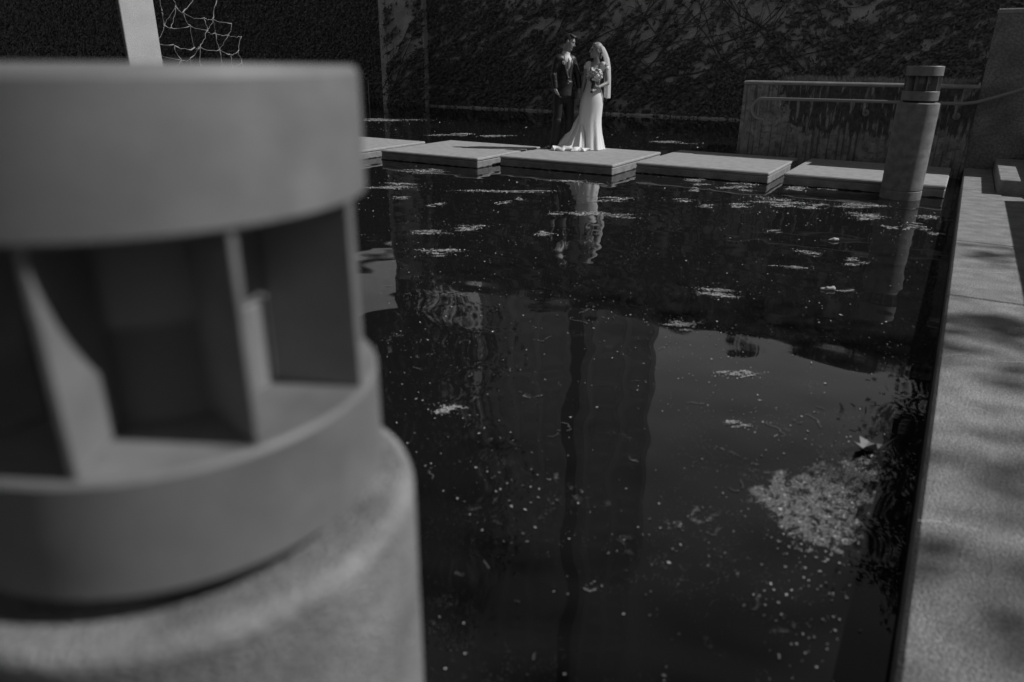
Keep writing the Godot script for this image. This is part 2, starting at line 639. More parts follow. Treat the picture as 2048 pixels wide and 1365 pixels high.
# ---------------------------------------------------------------- planter, stair wall, handrail, steps
func stair_wall() -> void:
	var z := -12.85
	var p := thing("planter_wall", "low stained concrete planter wall with grass on top behind the far bollard", "planter", Vector3(-3.26, 0, z))
	var st := new_st()
	# front face with its own coordinates, for the streaks
	var body := [Vector2(0, 1.27), Vector2(3.36, 1.27)]
	st.set_smooth_group(-1)
	var fr := [Vector3(0, -0.6, 0), Vector3(3.36, -0.6, 0), Vector3(3.36, 1.27, 0), Vector3(0, 1.27, 0)]
	var uv := [Vector2(0, 1), Vector2(1, 1), Vector2(1, 0), Vector2(0, 0)]
	for k in [0, 2, 1, 0, 3, 2]:
		st.set_uv(uv[k])
		st.add_vertex(fr[k])
	obj("front_face", st, stained_front(), p)
	st = new_st()
	span(st, Vector3(0, -0.6, -3.2), Vector3(3.36, 1.268, -0.003))
	obj("wall_core", st, mats.wall, p)
	st = new_st()
	span(st, Vector3(-0.015, 1.272, -0.32), Vector3(3.36, 1.325, 0.015), 0.018)
	obj("coping", st, mats.ledge, p)
	st = new_st()
	span(st, Vector3(0.3, 1.272, -3.2), Vector3(3.36, 1.30, -0.323))
	obj("soil", st, mats.soil, p)
	var places := []
	var tints := []
	for i in 5200:
		var gx := rng.randf_range(-2.75, 0.05)
		var dens := 0.5 + 0.5 * sin(gx * 5.0 + 1.0) * sin(gx * 2.3)
		if rng.randf() > dens + 0.25: continue
		var s := rng.randf_range(0.05, 0.15)
		var b := Basis.from_euler(Vector3(rng.randf_range(-0.5, 0.5), rng.randf_range(0, TAU), rng.randf_range(-0.5, 0.5)))
		b = b.scaled_local(Vector3(0.009, s, 0.009))
		places.append(Transform3D(b, Vector3(gx, 1.3, z - rng.randf_range(0.33, 0.75))))
		tints.append(rng.randf_range(0.12, 0.3))
	st = new_st()
	st.set_smooth_group(-1)
	st.set_color(Color.WHITE)
	tri(st, Vector3(-0.5, 0, 0), Vector3(0.5, 0, 0), Vector3(0.1, 1, 0.4))
	tri(st, Vector3(0, 0, 0.5), Vector3(0, 0, -0.5), Vector3(0.1, 1, 0.4))
	st.generate_normals()
	tag(many("grass", st.commit(), mats.leaf, places, tints), "dry grass growing along the top of the planter wall", "grass", "", "stuff")
	# taller wall behind the stairs
	var t := thing("stair_wall", "taller dark concrete wall beside the stairs at the right edge", "wall", Vector3(0.1, 0, z - 0.06))
	st = new_st()
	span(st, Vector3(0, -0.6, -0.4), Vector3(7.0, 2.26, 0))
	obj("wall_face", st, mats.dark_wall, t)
	st = new_st()
	span(st, Vector3(-0.01, 2.263, -0.41), Vector3(7.0, 2.33, 0.015), 0.015)
	obj("coping", st, mats.ledge, t)
	# handrail
	var h := thing("handrail", "steel handrail with hooked end along the planter wall", "handrail", Vector3(-2.92, 0, z))
	st = new_st()
	var pts := []
	var cz := 0.17
	var c := Vector3(0.03, 0.905, cz)
	pts.append(Vector3(0.10, 0.74, cz))
	for i in 15:
		var a := deg_to_rad(265.0 - i * 12.5)
		pts.append(c + Vector3(cos(a) * 0.155, sin(a) * 0.155, 0))
	for x in [0.4, 1.0, 1.6, 2.2, 2.6]: pts.append(Vector3(x, 1.06 + x * 0.004, cz))
	for k in [[2.85, 1.075], [3.0, 1.098], [3.2, 1.165], [3.5, 1.28], [4.2, 1.57], [5.5, 2.1]]: pts.append(Vector3(k[0], k[1], cz))
	tube(st, pts, [0.024], 12)
	obj("rail", st, mats.steel, h)
	for bx in [0.30, 1.55, 2.77]:
		st = new_st()
		var bp := []
		for i in 9:
			var a := PI * 0.5 * i / 8.0
			bp.append(Vector3(bx, 0.955 - sin(a) * 0.065, cz - (1.0 - cos(a)) * 0.0 - sin(a) * 0.0) if i < 1 else Vector3(bx + 0.02 * sin(a), 0.955 - 0.065 * sin(a), cz - 0.16 * (1.0 - cos(a))))
		bp.push_front(Vector3(bx, 1.045, cz))
		tube(st, bp, [0.0185], 8)
		var br := obj("bracket", st, mats.steel, h)
		st = new_st()
		var disc := []
		st.set_smooth_group(1)
		for i in 20:
			disc.append(Vector3(cos(TAU * i / 20) * 0.055, sin(TAU * i / 20) * 0.055, 0))
		var cc := Vector3(bx + 0.02, 0.89, 0)
		for i in 20:
			var d0: Vector3 = disc[i]
			var d1: Vector3 = disc[(i + 1) % 20]
			quad(st, cc + d0 + Vector3(0, 0, 0.003), cc + d1 + Vector3(0, 0, 0.003), cc + d1 * 0.95 + Vector3(0, 0, 0.014), cc + d0 * 0.95 + Vector3(0, 0, 0.014))
			tri(st, cc + Vector3(0, 0, 0.016), cc + d0 * 0.95 + Vector3(0, 0, 0.014), cc + d1 * 0.95 + Vector3(0, 0, 0.014))
		obj("flange", st, mats.steel, br)
	# the steps climbing to the right
	var s := thing("stairs", "concrete steps climbing to the right at the end of the coping walk", "stairs", Vector3(0.484, 0, -10.39))
	for i in 8:
		st = new_st()
		span(st, Vector3(0.36 * i, -0.6 if i == 0 else PAD_TOP - 0.2, -2.5 + 0.04), Vector3(0.36 * (i + 1) - (0.0 if i == 7 else 0.003), PAD_TOP + 0.17 * (i + 1), 0), 0.008)
		obj("step", st, mats.ledge, s)

func stained_front() -> StandardMaterial3D:
	var w := 1024
	var h := 560
	var im := Image.create(w, h, false, Image.FORMAT_RGB8)
	var a := FastNoiseLite.new()
	a.seed = 3
	a.frequency = 0.02
	a.fractal_octaves = 4
	var b := FastNoiseLite.new()
	b.seed = 9
	b.frequency = 0.03
	b.fractal_octaves = 4
	for y in h:
		for x in w:
			var l := 0.27 + 0.10 * a.get_noise_2d(x, y * 0.5) + 0.06 * b.get_noise_2d(x * 4.0, y * 4.0)
			# vertical run marks
			var run := a.get_noise_2d(x * 2.6, y * 0.10 + 300.0)
			l *= 1.0 - 0.55 * smoothstep(0.05, 0.5, run)
			# moss band: from the coping down to an uneven edge, thin at the left end
			var edge := 205.0 + 55.0 * b.get_noise_2d(x * 0.35, 40.0) + 26.0 * b.get_noise_2d(x * 3.0, 90.0)
			edge *= smoothstep(150.0, 300.0, x + 60.0 * b.get_noise_2d(x, y))
			var m := smoothstep(edge + 6.0, edge - 8.0, y) * smoothstep(-0.42, -0.1, a.get_noise_2d(x * 1.8 + 70.0, y * 0.35))
			l = lerpf(l, 0.055 + 0.03 * b.get_noise_2d(x * 3.0, y), m * 0.9)
			var pat := smoothstep(0.18, 0.32, b.get_noise_2d(x * 0.8 + 500.0, y * 1.1))
			l = lerpf(l, 0.12, pat * 0.6)
			var v := clampf(l, 0.02, 0.5)
			im.set_pixel(x, y, grey(v))
	var m := concrete(0.26, 0.3, 2.0, 0.5, 0.4)
	m.uv1_triplanar = false
	m.uv1_scale = Vector3.ONE
	m.albedo_texture = ImageTexture.create_from_image(im)
	m.normal_enabled = false
	return m

# ---------------------------------------------------------------- coping walk at the right edge
func coping_walk() -> void:
	var o := thing("coping_walk", "cracked pale concrete coping walk along the right side of the pool", "walkway", Vector3(0.12, 0, 0))
	o.set_meta("kind", "structure")
	o.remove_meta("category")
	var zs := [-12.9, -10.6, -7.30, -5.43, -1.2, 3.0, 9.0]
	for i in zs.size() - 1:
		var st := new_st()
		span(st, Vector3(0, -0.6, zs[i] + 0.007), Vector3(0.36 if i == 0 else 2.2, PAD_TOP, zs[i + 1] - 0.007), 0.014)
		obj("slab", st, mats.ledge, o)
	var lime := plain(0.55, 0.9)
	var cracks := [
		[[0.124, -4.149], [0.21, -4.234], [0.268, -4.255], [0.301, -4.223], [0.365, -4.214], [0.487, -4.291], [0.7, -4.36]],
		[[0.393, -4.232], [0.395, -4.107], [0.381, -3.979]],
		[[0.128, -3.554], [0.216, -3.51], [0.293, -3.537], [0.36, -3.5]],
		[[0.122, -2.446], [0.181, -2.473], [0.225, -2.463], [0.273, -2.487], [0.321, -2.49]],
		[[0.135, -6.2], [0.25, -6.27], [0.36, -6.22], [0.5, -6.3]],
	]
	for c in cracks:
		var st := new_st()
		st.set_smooth_group(-1)
		var fine := []
		for i in c.size() - 1:
			for k in 5:
				var t := k / 5.0
				fine.append(Vector2(lerpf(c[i][0], c[i + 1][0], t), lerpf(c[i][1], c[i + 1][1], t) + rng.randf_range(-0.007, 0.007)))
		fine.append(Vector2(c[-1][0], c[-1][1]))
		var last_w := 0.001
		for i in fine.size() - 1:
			var w := rng.randf_range(0.0012, 0.0042) if i < fine.size() - 2 else 0.0005
			var a: Vector2 = fine[i]
			var b: Vector2 = fine[i + 1]
			quad(st, Vector3(a.x - 0.12, PAD_TOP + 0.0012, a.y + last_w), Vector3(b.x - 0.12, PAD_TOP + 0.0012, b.y + w), Vector3(b.x - 0.12, PAD_TOP + 0.0012, b.y - w), Vector3(a.x - 0.12, PAD_TOP + 0.0012, a.y - last_w))
			last_w = w
		obj("crack", st, lime, o)
	# parapet along the far side of the walk, outside the frame: it throws the straight shadow edge
	var p := thing("parapet", "plain concrete parapet along the outer side of the coping walk", "wall", Vector3(1.46, 0, 0))
	var st2 := new_st()
	span(st2, Vector3(0.02, PAD_TOP + 0.002, -10.36), Vector3(0.3, PAD_TOP + 1.0, 9.0), 0.01)
	obj("wall_face", st2, mats.ledge, p)

# ---------------------------------------------------------------- stepping pads
func pads() -> void:
	var rows := [
		[-10.68, -9.18, "pale concrete stepping pad partly hidden behind the near bollard"],
		[-8.455, -9.67, "concrete stepping pad left of the couple carrying their shadow"],
		[-6.36, -10.16, "concrete stepping pad on which the bride and groom stand"],
		[-4.20, -10.65, "concrete stepping pad just right of the couple, empty and fully sunlit"],
		[-2.03, -10.74, "concrete stepping pad behind the far bollard with its back in shade"],
	]
	for r in rows:
		var o := thing("stepping_pad", r[2], "stepping pad", Vector3(r[0] + 0.99, 0, r[1] - 1.02), 0.0, "stepping pads across the pool")
		var st := new_st()
		span(st, Vector3(-0.99, -0.5, -1.02), Vector3(0.99, PAD_TOP - 0.052, 1.02), 0.01)
		obj("slab", st, mats.ledge, o)
		st = new_st()
		span(st, Vector3(-0.995, PAD_TOP - 0.05, -1.025), Vector3(0.995, PAD_TOP, 1.025), 0.014)
		obj("top", st, mats.pad, o)
		st = new_st()
		st.set_smooth_group(-1)
		var rim := [Vector2(-0.993, 1.023), Vector2(0.993, 1.023), Vector2(0.993, -1.023), Vector2(-0.993, -1.023)]
		for e in 4:
			var last := 0.012
			for k in 40:
				var a: Vector2 = rim[e].lerp(rim[(e + 1) % 4], k / 40.0)
				var c: Vector2 = rim[e].lerp(rim[(e + 1) % 4], (k + 1) / 40.0)
				var hh := rng.randf_range(0.006, 0.02)
				quad(st, Vector3(a.x, -0.02, a.y), Vector3(c.x, -0.02, c.y), Vector3(c.x, hh, c.y), Vector3(a.x, last, a.y))
				last = hh
		obj("algae_line", st, mats.soil, o)

# ---------------------------------------------------------------- bollard lamps
func make_bollard(at: Vector3, turn: float, label: String) -> Node3D:
	var o := thing("bollard_lamp", label, "bollard", at, turn, "round concrete bollard lamps in the pool")
	var st := new_st()
	lathe(st, [[0.239, -0.6], [0.239, 0.10], [0.232, 0.105], [0.232, 0.115], [0.237, 0.12], [0.236, 1.146], [0.234, 1.152], [0.229, 1.157], [0.222, 1.160], [0.0, 1.162]], 64)
	obj("pole", st, mats.pole, o)
	st = new_st()
	lathe(st, [[0.176, 1.163], [0.176, 1.19]], 48)
	obj("neck", st, plain(0.03, 0.7), o)
	st = new_st()
	lathe(st, [[0.0, 1.182], [0.199, 1.182], [0.204, 1.187], [0.204, 1.287], [0.201, 1.291], [0.0, 1.292]], 64)
	obj("base_ring", st, mats.cap, o)
	for i in 9:
		st = new_st()
		var a := deg_to_rad(15.0 + 38.0 * (i - 4)) if i > 0 else deg_to_rad(15.0 - 4 * 38.0)
		var t := Transform3D(Basis(Vector3.UP, -a), Vector3.ZERO)
		box(st, Vector3(0.157, 1.379, 0), Vector3(0.085, 0.1735, 0.0065), 0.001, t)
		obj("fin", st, mats.cap, o)
	st = new_st()
	var prof := [[0.0, 1.2925]]
	for i in 14:
		var y := 1.293 + i * 0.006
		prof.append([0.114, y]); prof.append([0.109, y + 0.003])
	prof.append([0.114, 1.38]); prof.append([0.114, 1.466])
	lathe(st, prof, 48)
	obj("lens", st, mats.lens, o)
	st = new_st()
	lathe(st, [[0.0, 1.4655], [0.2, 1.466], [0.204, 1.469], [0.204, 1.570], [0.2, 1.576], [0.0, 1.577]], 64)
	obj("cap", st, mats.cap, o)
	return o

func bollards() -> void:
	var near := make_bollard(Vector3(-0.627, 0, -0.383), 0.0, "large blurred bollard lamp close up at the left of the photo")
	var far := near.duplicate()
	far.name = numbered("bollard_lamp")
	add_child(far)
	far.position = Vector3(-0.534, 0, -10.50)
	far.rotation.y = deg_to_rad(-19.0)
	far.set_meta("label", "distant bollard lamp standing in the water before the planter wall")

# ---------------------------------------------------------------- trees and buildings beyond
func tree(called: String, label: String, at: Vector3, trunk_h: float, crown: Vector3, rad: Vector3, leaves: int, size: float, group: String, clumps := 60, spread := Vector3.ZERO) -> void:
	var o := thing(called, label, "tree", at, 0.0, group)
	var st := new_st()
	var pts := []
	var rr := []
	var r0 := trunk_h * 0.022 + 0.08
	for i in 7:
		var t := i / 6.0
		pts.append(Vector3(0, -0.2, 0).lerp(crown * Vector3(1, 0.95, 1), t) + Vector3(rng.randf_range(-0.15, 0.15), 0, rng.randf_range(-0.15, 0.15)) * (1.0 if i > 0 else 0.0))
		rr.append(r0 * (1.0 - 0.75 * t))
	tube(st, pts, rr, 9)
	obj("trunk", st, mats.bark, o)
	var cl := []
	st = new_st()
	for i in clumps:
		var d := Vector3(rng.randfn(), rng.randfn(), rng.randfn()).normalized() * pow(rng.randf(), 0.45)
		var p := crown + d * rad
		cl.append(p)
		if i % 2 == 0:
			var base: Vector3 = pts[3 + i % 4]
			var mid := base.lerp(p, 0.5) + Vector3(0, rad.y * 0.12, 0)
			tube(st, [base, mid, p], [r0 * 0.3, r0 * 0.18, 0.02], 5, false)
	obj("limb", st, mats.bark, o)
	var places := []
	var tints := []
	for i in leaves:
		var c: Vector3 = cl[i % clumps]
		if spread == Vector3.ZERO: spread = Vector3(1, 0.7, 1) * (rad.x + rad.y + rad.z) * 0.055
		var p := c + Vector3(rng.randfn(), rng.randfn(), rng.randfn()) * spread
		var b := Basis.from_euler(Vector3(rng.randf_range(-3, 3), rng.randf_range(-3, 3), rng.randf_range(-3, 3))).scaled(Vector3.ONE * size * rng.randf_range(0.7, 1.3))
		places.append(Transform3D(b, p))
		tints.append(rng.randf_range(0.035, 0.075))
	many("crown", leaf_mesh(0.42), mats.leaf, places, tints, o)

func background() -> void:
	var st := new_st()
	span(st, Vector3(-160, -0.7, -200), Vector3(120, 6.6, WALL_Z - 0.62))
	tag(obj("terrace", st, mats.soil), "raised dark ground behind the retaining wall", "", "", "structure")
	st = new_st()
	span(st, Vector3(2.4, -0.65, -30), Vector3(90, 0.1, 60))
	tag(obj("plaza", st, mats.ledge), "paved plaza right of the pool", "", "", "structure")
	var g := "trees beyond the retaining wall"
	tree("plane_tree", "tall dark tree beyond the left end of the retaining wall", Vector3(-50, 6.6, -34), 30, Vector3(0, 18, 0), Vector3(8, 15, 7), 9000, 0.7, g, 90)
	tree("plane_tree", "tall dark tree beyond the wall, second from the left", Vector3(-38, 6.6, -31), 32, Vector3(0, 20, 0), Vector3(7.5, 17, 7), 26000, 0.42, g, 110)
	tree("plane_tree", "tall dark tree beyond the wall above the pilaster", Vector3(-27, 6.6, -33), 30, Vector3(-0.5, 17, 0), Vector3(5.5, 15, 6), 26000, 0.36, g, 110)
	tree("plane_tree", "broad dark tree beyond the wall behind the stairs", Vector3(4.5, 6.6, -31), 14, Vector3(0.5, 8.5, 0), Vector3(5.5, 6, 5), 30000, 0.24, g, 90)
	tree("plane_tree", "dark tree beyond the wall at the far right", Vector3(14, 6.6, -33), 18, Vector3(0, 11, 0), Vector3(7, 9, 6), 26000, 0.28, g, 90)
	tree("maple_tree", "sparse tree right of the walk that dapples the coping with shade", Vector3(13.5, 0.1, -8.9), 11, Vector3(-0.3, 12.0, -0.3), Vector3(2.6, 1.6, 4.2), 2500, 0.15, "", 28, Vector3(0.95, 0.24, 0.24))
	# hedge along the wall top
	var places := []
	var tints := []
	for i in 9000:
		var x := rng.randf_range(-24, 3)
		var hgt := 0.45 + 0.35 * sin(x * 0.9) + 0.25 * sin(x * 2.3 + 1.0)
		places.append(Transform3D(Basis.from_euler(Vector3(rng.randf_range(-3, 3), rng.randf_range(-3, 3), 0)).scaled(Vector3.ONE * rng.randf_range(0.15, 0.3)), Vector3(x, 6.7 + rng.randf() * maxf(0.15, hgt), WALL_Z - 0.9 - rng.randf() * 0.7)))
		tints.append(rng.randf_range(0.035, 0.07))
	for i in 16000:
		var x := rng.randf_range(-50, -21.5)
		places.append(Transform3D(Basis.from_euler(Vector3(rng.randf_range(-3, 3), rng.randf_range(-3, 3), 0)).scaled(Vector3.ONE * rng.randf_range(0.2, 0.5)), Vector3(x, 6.7 + rng.randf() * (4.5 + sin(x * 0.7)), WALL_Z - 1.2 - rng.randf() * 2.2)))
		tints.append(rng.randf_range(0.03, 0.06))
	tag(many("hedge", leaf_mesh(0.42), mats.leaf, places, tints), "low ragged hedge along the top of the retaining wall", "hedge", "", "stuff")
	# office block whose reflection lies in the pool, and unseen blocks added to keep the shade deep
	block("tall pale office block mirrored in the middle of the pool", Vector3(-37.5, 6.6, -76), deg_to_rad(26.0), 21.6, 115.0, mats.tower, 34, 6)
	block("long unseen office block added behind the camera to cut sky light", Vector3(-12, -0.6, 26), PI, 70.0, 9.0, mats.wall, 2, 16)
	block("unseen office block added beyond the plaza at the right to cut sky light", Vector3(46, -0.6, 0), -PI / 2, 80.0, 27.0, mats.wall, 7, 18)
	tree("plane_tree", "tall dark tree added out of view left of the pavilion to cut sky light", Vector3(-34, -0.6, -2), 24, Vector3(0, 14, 0), Vector3(7, 12, 7), 7000, 0.8, "", 80)  # trees from here on are added out of view to dim the sky fill
	tree("plane_tree", "low dense tree added out of view close behind the camera at left to cut sky light", Vector3(-5.0, -0.6, 3.6), 6, Vector3(0, 5.0, 0), Vector3(2.6, 3.6, 2.6), 14000, 0.32, "", 110)
	tree("plane_tree", "dark tree added beyond the frame left of the pool to cut sky light", Vector3(-15, -0.6, 0.5), 14, Vector3(0, 8.5, 0), Vector3(4.0, 7.5, 4), 11000, 0.5, "", 100)
	tree("plane_tree", "dark tree added beyond the frame between the pavilion and the left edge to cut sky light", Vector3(-19, -0.6, -4.5), 15, Vector3(0, 9, 0), Vector3(3.5, 8, 3), 10000, 0.5, "", 100)
	tree("plane_tree", "tall dark tree added out of view left of the camera to cut sky light", Vector3(-13, -0.6, 7), 14, Vector3(0, 8, 0), Vector3(4.5, 7.5, 5), 9000, 0.55, "", 90)
	tree("plane_tree", "tall dark tree added out of view behind the camera at left to cut sky light", Vector3(-7, -0.6, 12), 14, Vector3(0, 8, 0), Vector3(4.5, 7.5, 4), 9000, 0.55, "", 90)

func block(label: String, at: Vector3, turn: float, w: float, h: float, m: Material, floors: int, bays: int) -> void:
	var o := thing("office_building", label, "building", at, turn)
	var st := new_st()
	span(st, Vector3(-w / 2, 0, -16), Vector3(w / 2, h, 0))
	obj("wall", st, m, o)
	st = new_st()
	span(st, Vector3(-w / 2 - 0.4, h + 0.003, -16.4), Vector3(w / 2 + 0.4, h + 1.5, 0.4))
	obj("roof", st, m, o)
	var bay := (w - 0.6) / bays
	for i in bays + 1:
		st = new_st()
		span(st, Vector3(-w / 2 + i * bay, 0, 0.003), Vector3(-w / 2 + i * bay + 0.6, h - 0.003, 0.7))
		obj("column", st, m, o)
	if m == mats.tower:
		st = new_st()
		span(st, Vector3(0.2, 0, 0.004), Vector3(1.9, h - 0.004, 0.9))
		obj("stair_shaft", st, mats.glass, o)
	st = new_st()
	span(st, Vector3(-bay * 0.3, -1.1, 0.003), Vector3(bay * 0.3, 0.9, 0.05))
	st.generate_normals()
	var pane := st.commit()
	for fl in floors:
		for c in bays:
			put("window", pane, mats.tint if m == mats.tower else mats.glass, o).position = Vector3(-w / 2 + (c + 0.5) * bay + 0.3, 3.0 + fl * 3.2, 0)

# ---------------------------------------------------------------- people
const R_AX := Vector3(0.897, 0, -0.441)
const T_AX := Vector3(0.441, 0, 0.897)

func person_root(label: String, at: Vector3) -> Node3D:
	var o := thing("person", label, "person", at)
	o.basis = Basis(R_AX.normalized(), Vector3.UP, T_AX.normalized())
	return o

func head_bones(c: Vector3, F: Vector3, U: Vector3, female: bool) -> Array:
	F = F.normalized()
	var S := F.cross(U).normalized()
	U = S.cross(F).normalized()
	var B := Basis(S, U, F)
	var w := 0.94 if female else 1.06
	var bs := [
		egg(c + U * 0.032 - F * 0.012, Vector3(0.075, 0.092, 0.094) * w, B, 0.02),
		egg(c + F * 0.03 - U * 0.035, Vector3(0.058, 0.082, 0.06) * w, B, 0.03),
		cone(c + F * 0.03 - U * 0.075, c + F * 0.066 * w - U * 0.1, 0.042 * w, 0.021, 0.02),
		cone(c + F * 0.066 - U * 0.098 + S * 0.008, c + F * 0.066 - U * 0.098 - S * 0.008, 0.018, 0.018, 0.015),
		cone(c + F * 0.075 + U * 0.034 + S * 0.035, c + F * 0.075 + U * 0.034 - S * 0.035, 0.013, 0.013, 0.018),
		egg(c + F * 0.094 + U * 0.014 + S * 0.03, Vector3(0.015, 0.010, 0.014), B, 0.012, true),
		egg(c + F * 0.094 + U * 0.014 - S * 0.03, Vector3(0.015, 0.010, 0.014), B, 0.012, true),
		cone(c + F * 0.084 + U * 0.018, c + F * 0.112 - U * 0.026, 0.008, 0.0115, 0.008),
		cone(c + F * 0.096 - U * 0.03 + S * 0.011, c + F * 0.096 - U * 0.03 - S * 0.011, 0.008, 0.008, 0.008),
		cone(c + F * 0.084 - U * 0.057 + S * 0.016, c + F * 0.084 - U * 0.057 - S * 0.016, 0.0085, 0.0085, 0.006),
		cone(c + F * 0.082 - U * 0.072 + S * 0.013, c + F * 0.082 - U * 0.072 - S * 0.013, 0.009, 0.009, 0.006),
		egg(c + F * 0.05 - U * 0.022 + S * 0.038, Vector3(0.016, 0.018, 0.016), B, 0.03),
		egg(c + F * 0.05 - U * 0.022 - S * 0.038, Vector3(0.016, 0.018, 0.016), B, 0.03),
		egg(c - F * 0.008 + S * 0.077 * w, Vector3(0.009, 0.032, 0.019), B, 0.006),
		egg(c - F * 0.008 - S * 0.077 * w, Vector3(0.009, 0.032, 0.019), B, 0.006),
	]
	return bs

func hand_bones(w: Vector3, D: Vector3, N: Vector3, curl: float, thumb: float, sc := 1.0) -> Array:
	# w wrist, D along the palm, N out of the back of the hand, thumb +1/-1 the side on which the thumb is
	D = D.normalized()
	var S := D.cross(N).normalized() * thumb
	N = (N - D * N.dot(D)).normalized()
	var out := [cone(w - D * 0.02, w + D * 0.03, 0.024 * sc, 0.024 * sc, 0.015)]
	for k in 4:
		var o := (k - 1.5) * -0.019 * sc
		out.append(cone(w + D * 0.02 + S * o * 0.7, w + D * 0.085 * sc + S * o, 0.014 * sc, 0.0115 * sc, 0.012))
		var p := w + D * 0.088 * sc + S * o
		var dir := D
		var l: float = [0.040, 0.046, 0.043, 0.034][k] * sc
		for j in 3:
			dir = (dir.rotated(D.cross(N).normalized(), -curl * (0.7 + 0.3 * j))).normalized()
			var q: Vector3 = p + dir * l * (1.0 - 0.2 * j)
			out.append(cone(p, q, (0.0095 - j * 0.001) * sc, (0.0088 - j * 0.001) * sc, 0.003))
			p = q
	var tb := w + D * 0.025 + S * 0.022 * sc
	var t1 := tb + (D * 0.6 + S * 0.75 - N * 0.3).normalized() * 0.042 * sc
	var t2 := t1 + (D * 0.85 + S * 0.25 - N * 0.5).normalized() * 0.034 * sc
	var t3 := t2 + (D * 0.8 - S * 0.1 - N * 0.6).normalized() * 0.026 * sc
	out.append(cone(tb, t1, 0.014 * sc, 0.0115 * sc, 0.01))
	out.append(cone(t1, t2, 0.0108 * sc, 0.010 * sc, 0.003))
	out.append(cone(t2, t3, 0.010 * sc, 0.008 * sc, 0.003))
	return out

func eyes(o: Node3D, c: Vector3, F: Vector3, U: Vector3) -> void:
	var S := F.normalized().cross(U).normalized()
	for s in [-1.0, 1.0]:
		var st := new_st()
		soft(st, [egg(c + F.normalized() * 0.079 + U * 0.014 + S * s * 0.03, Vector3.ONE * 0.0105)], 0.003)
		obj("eye", st, plain(0.05, 0.2), o)

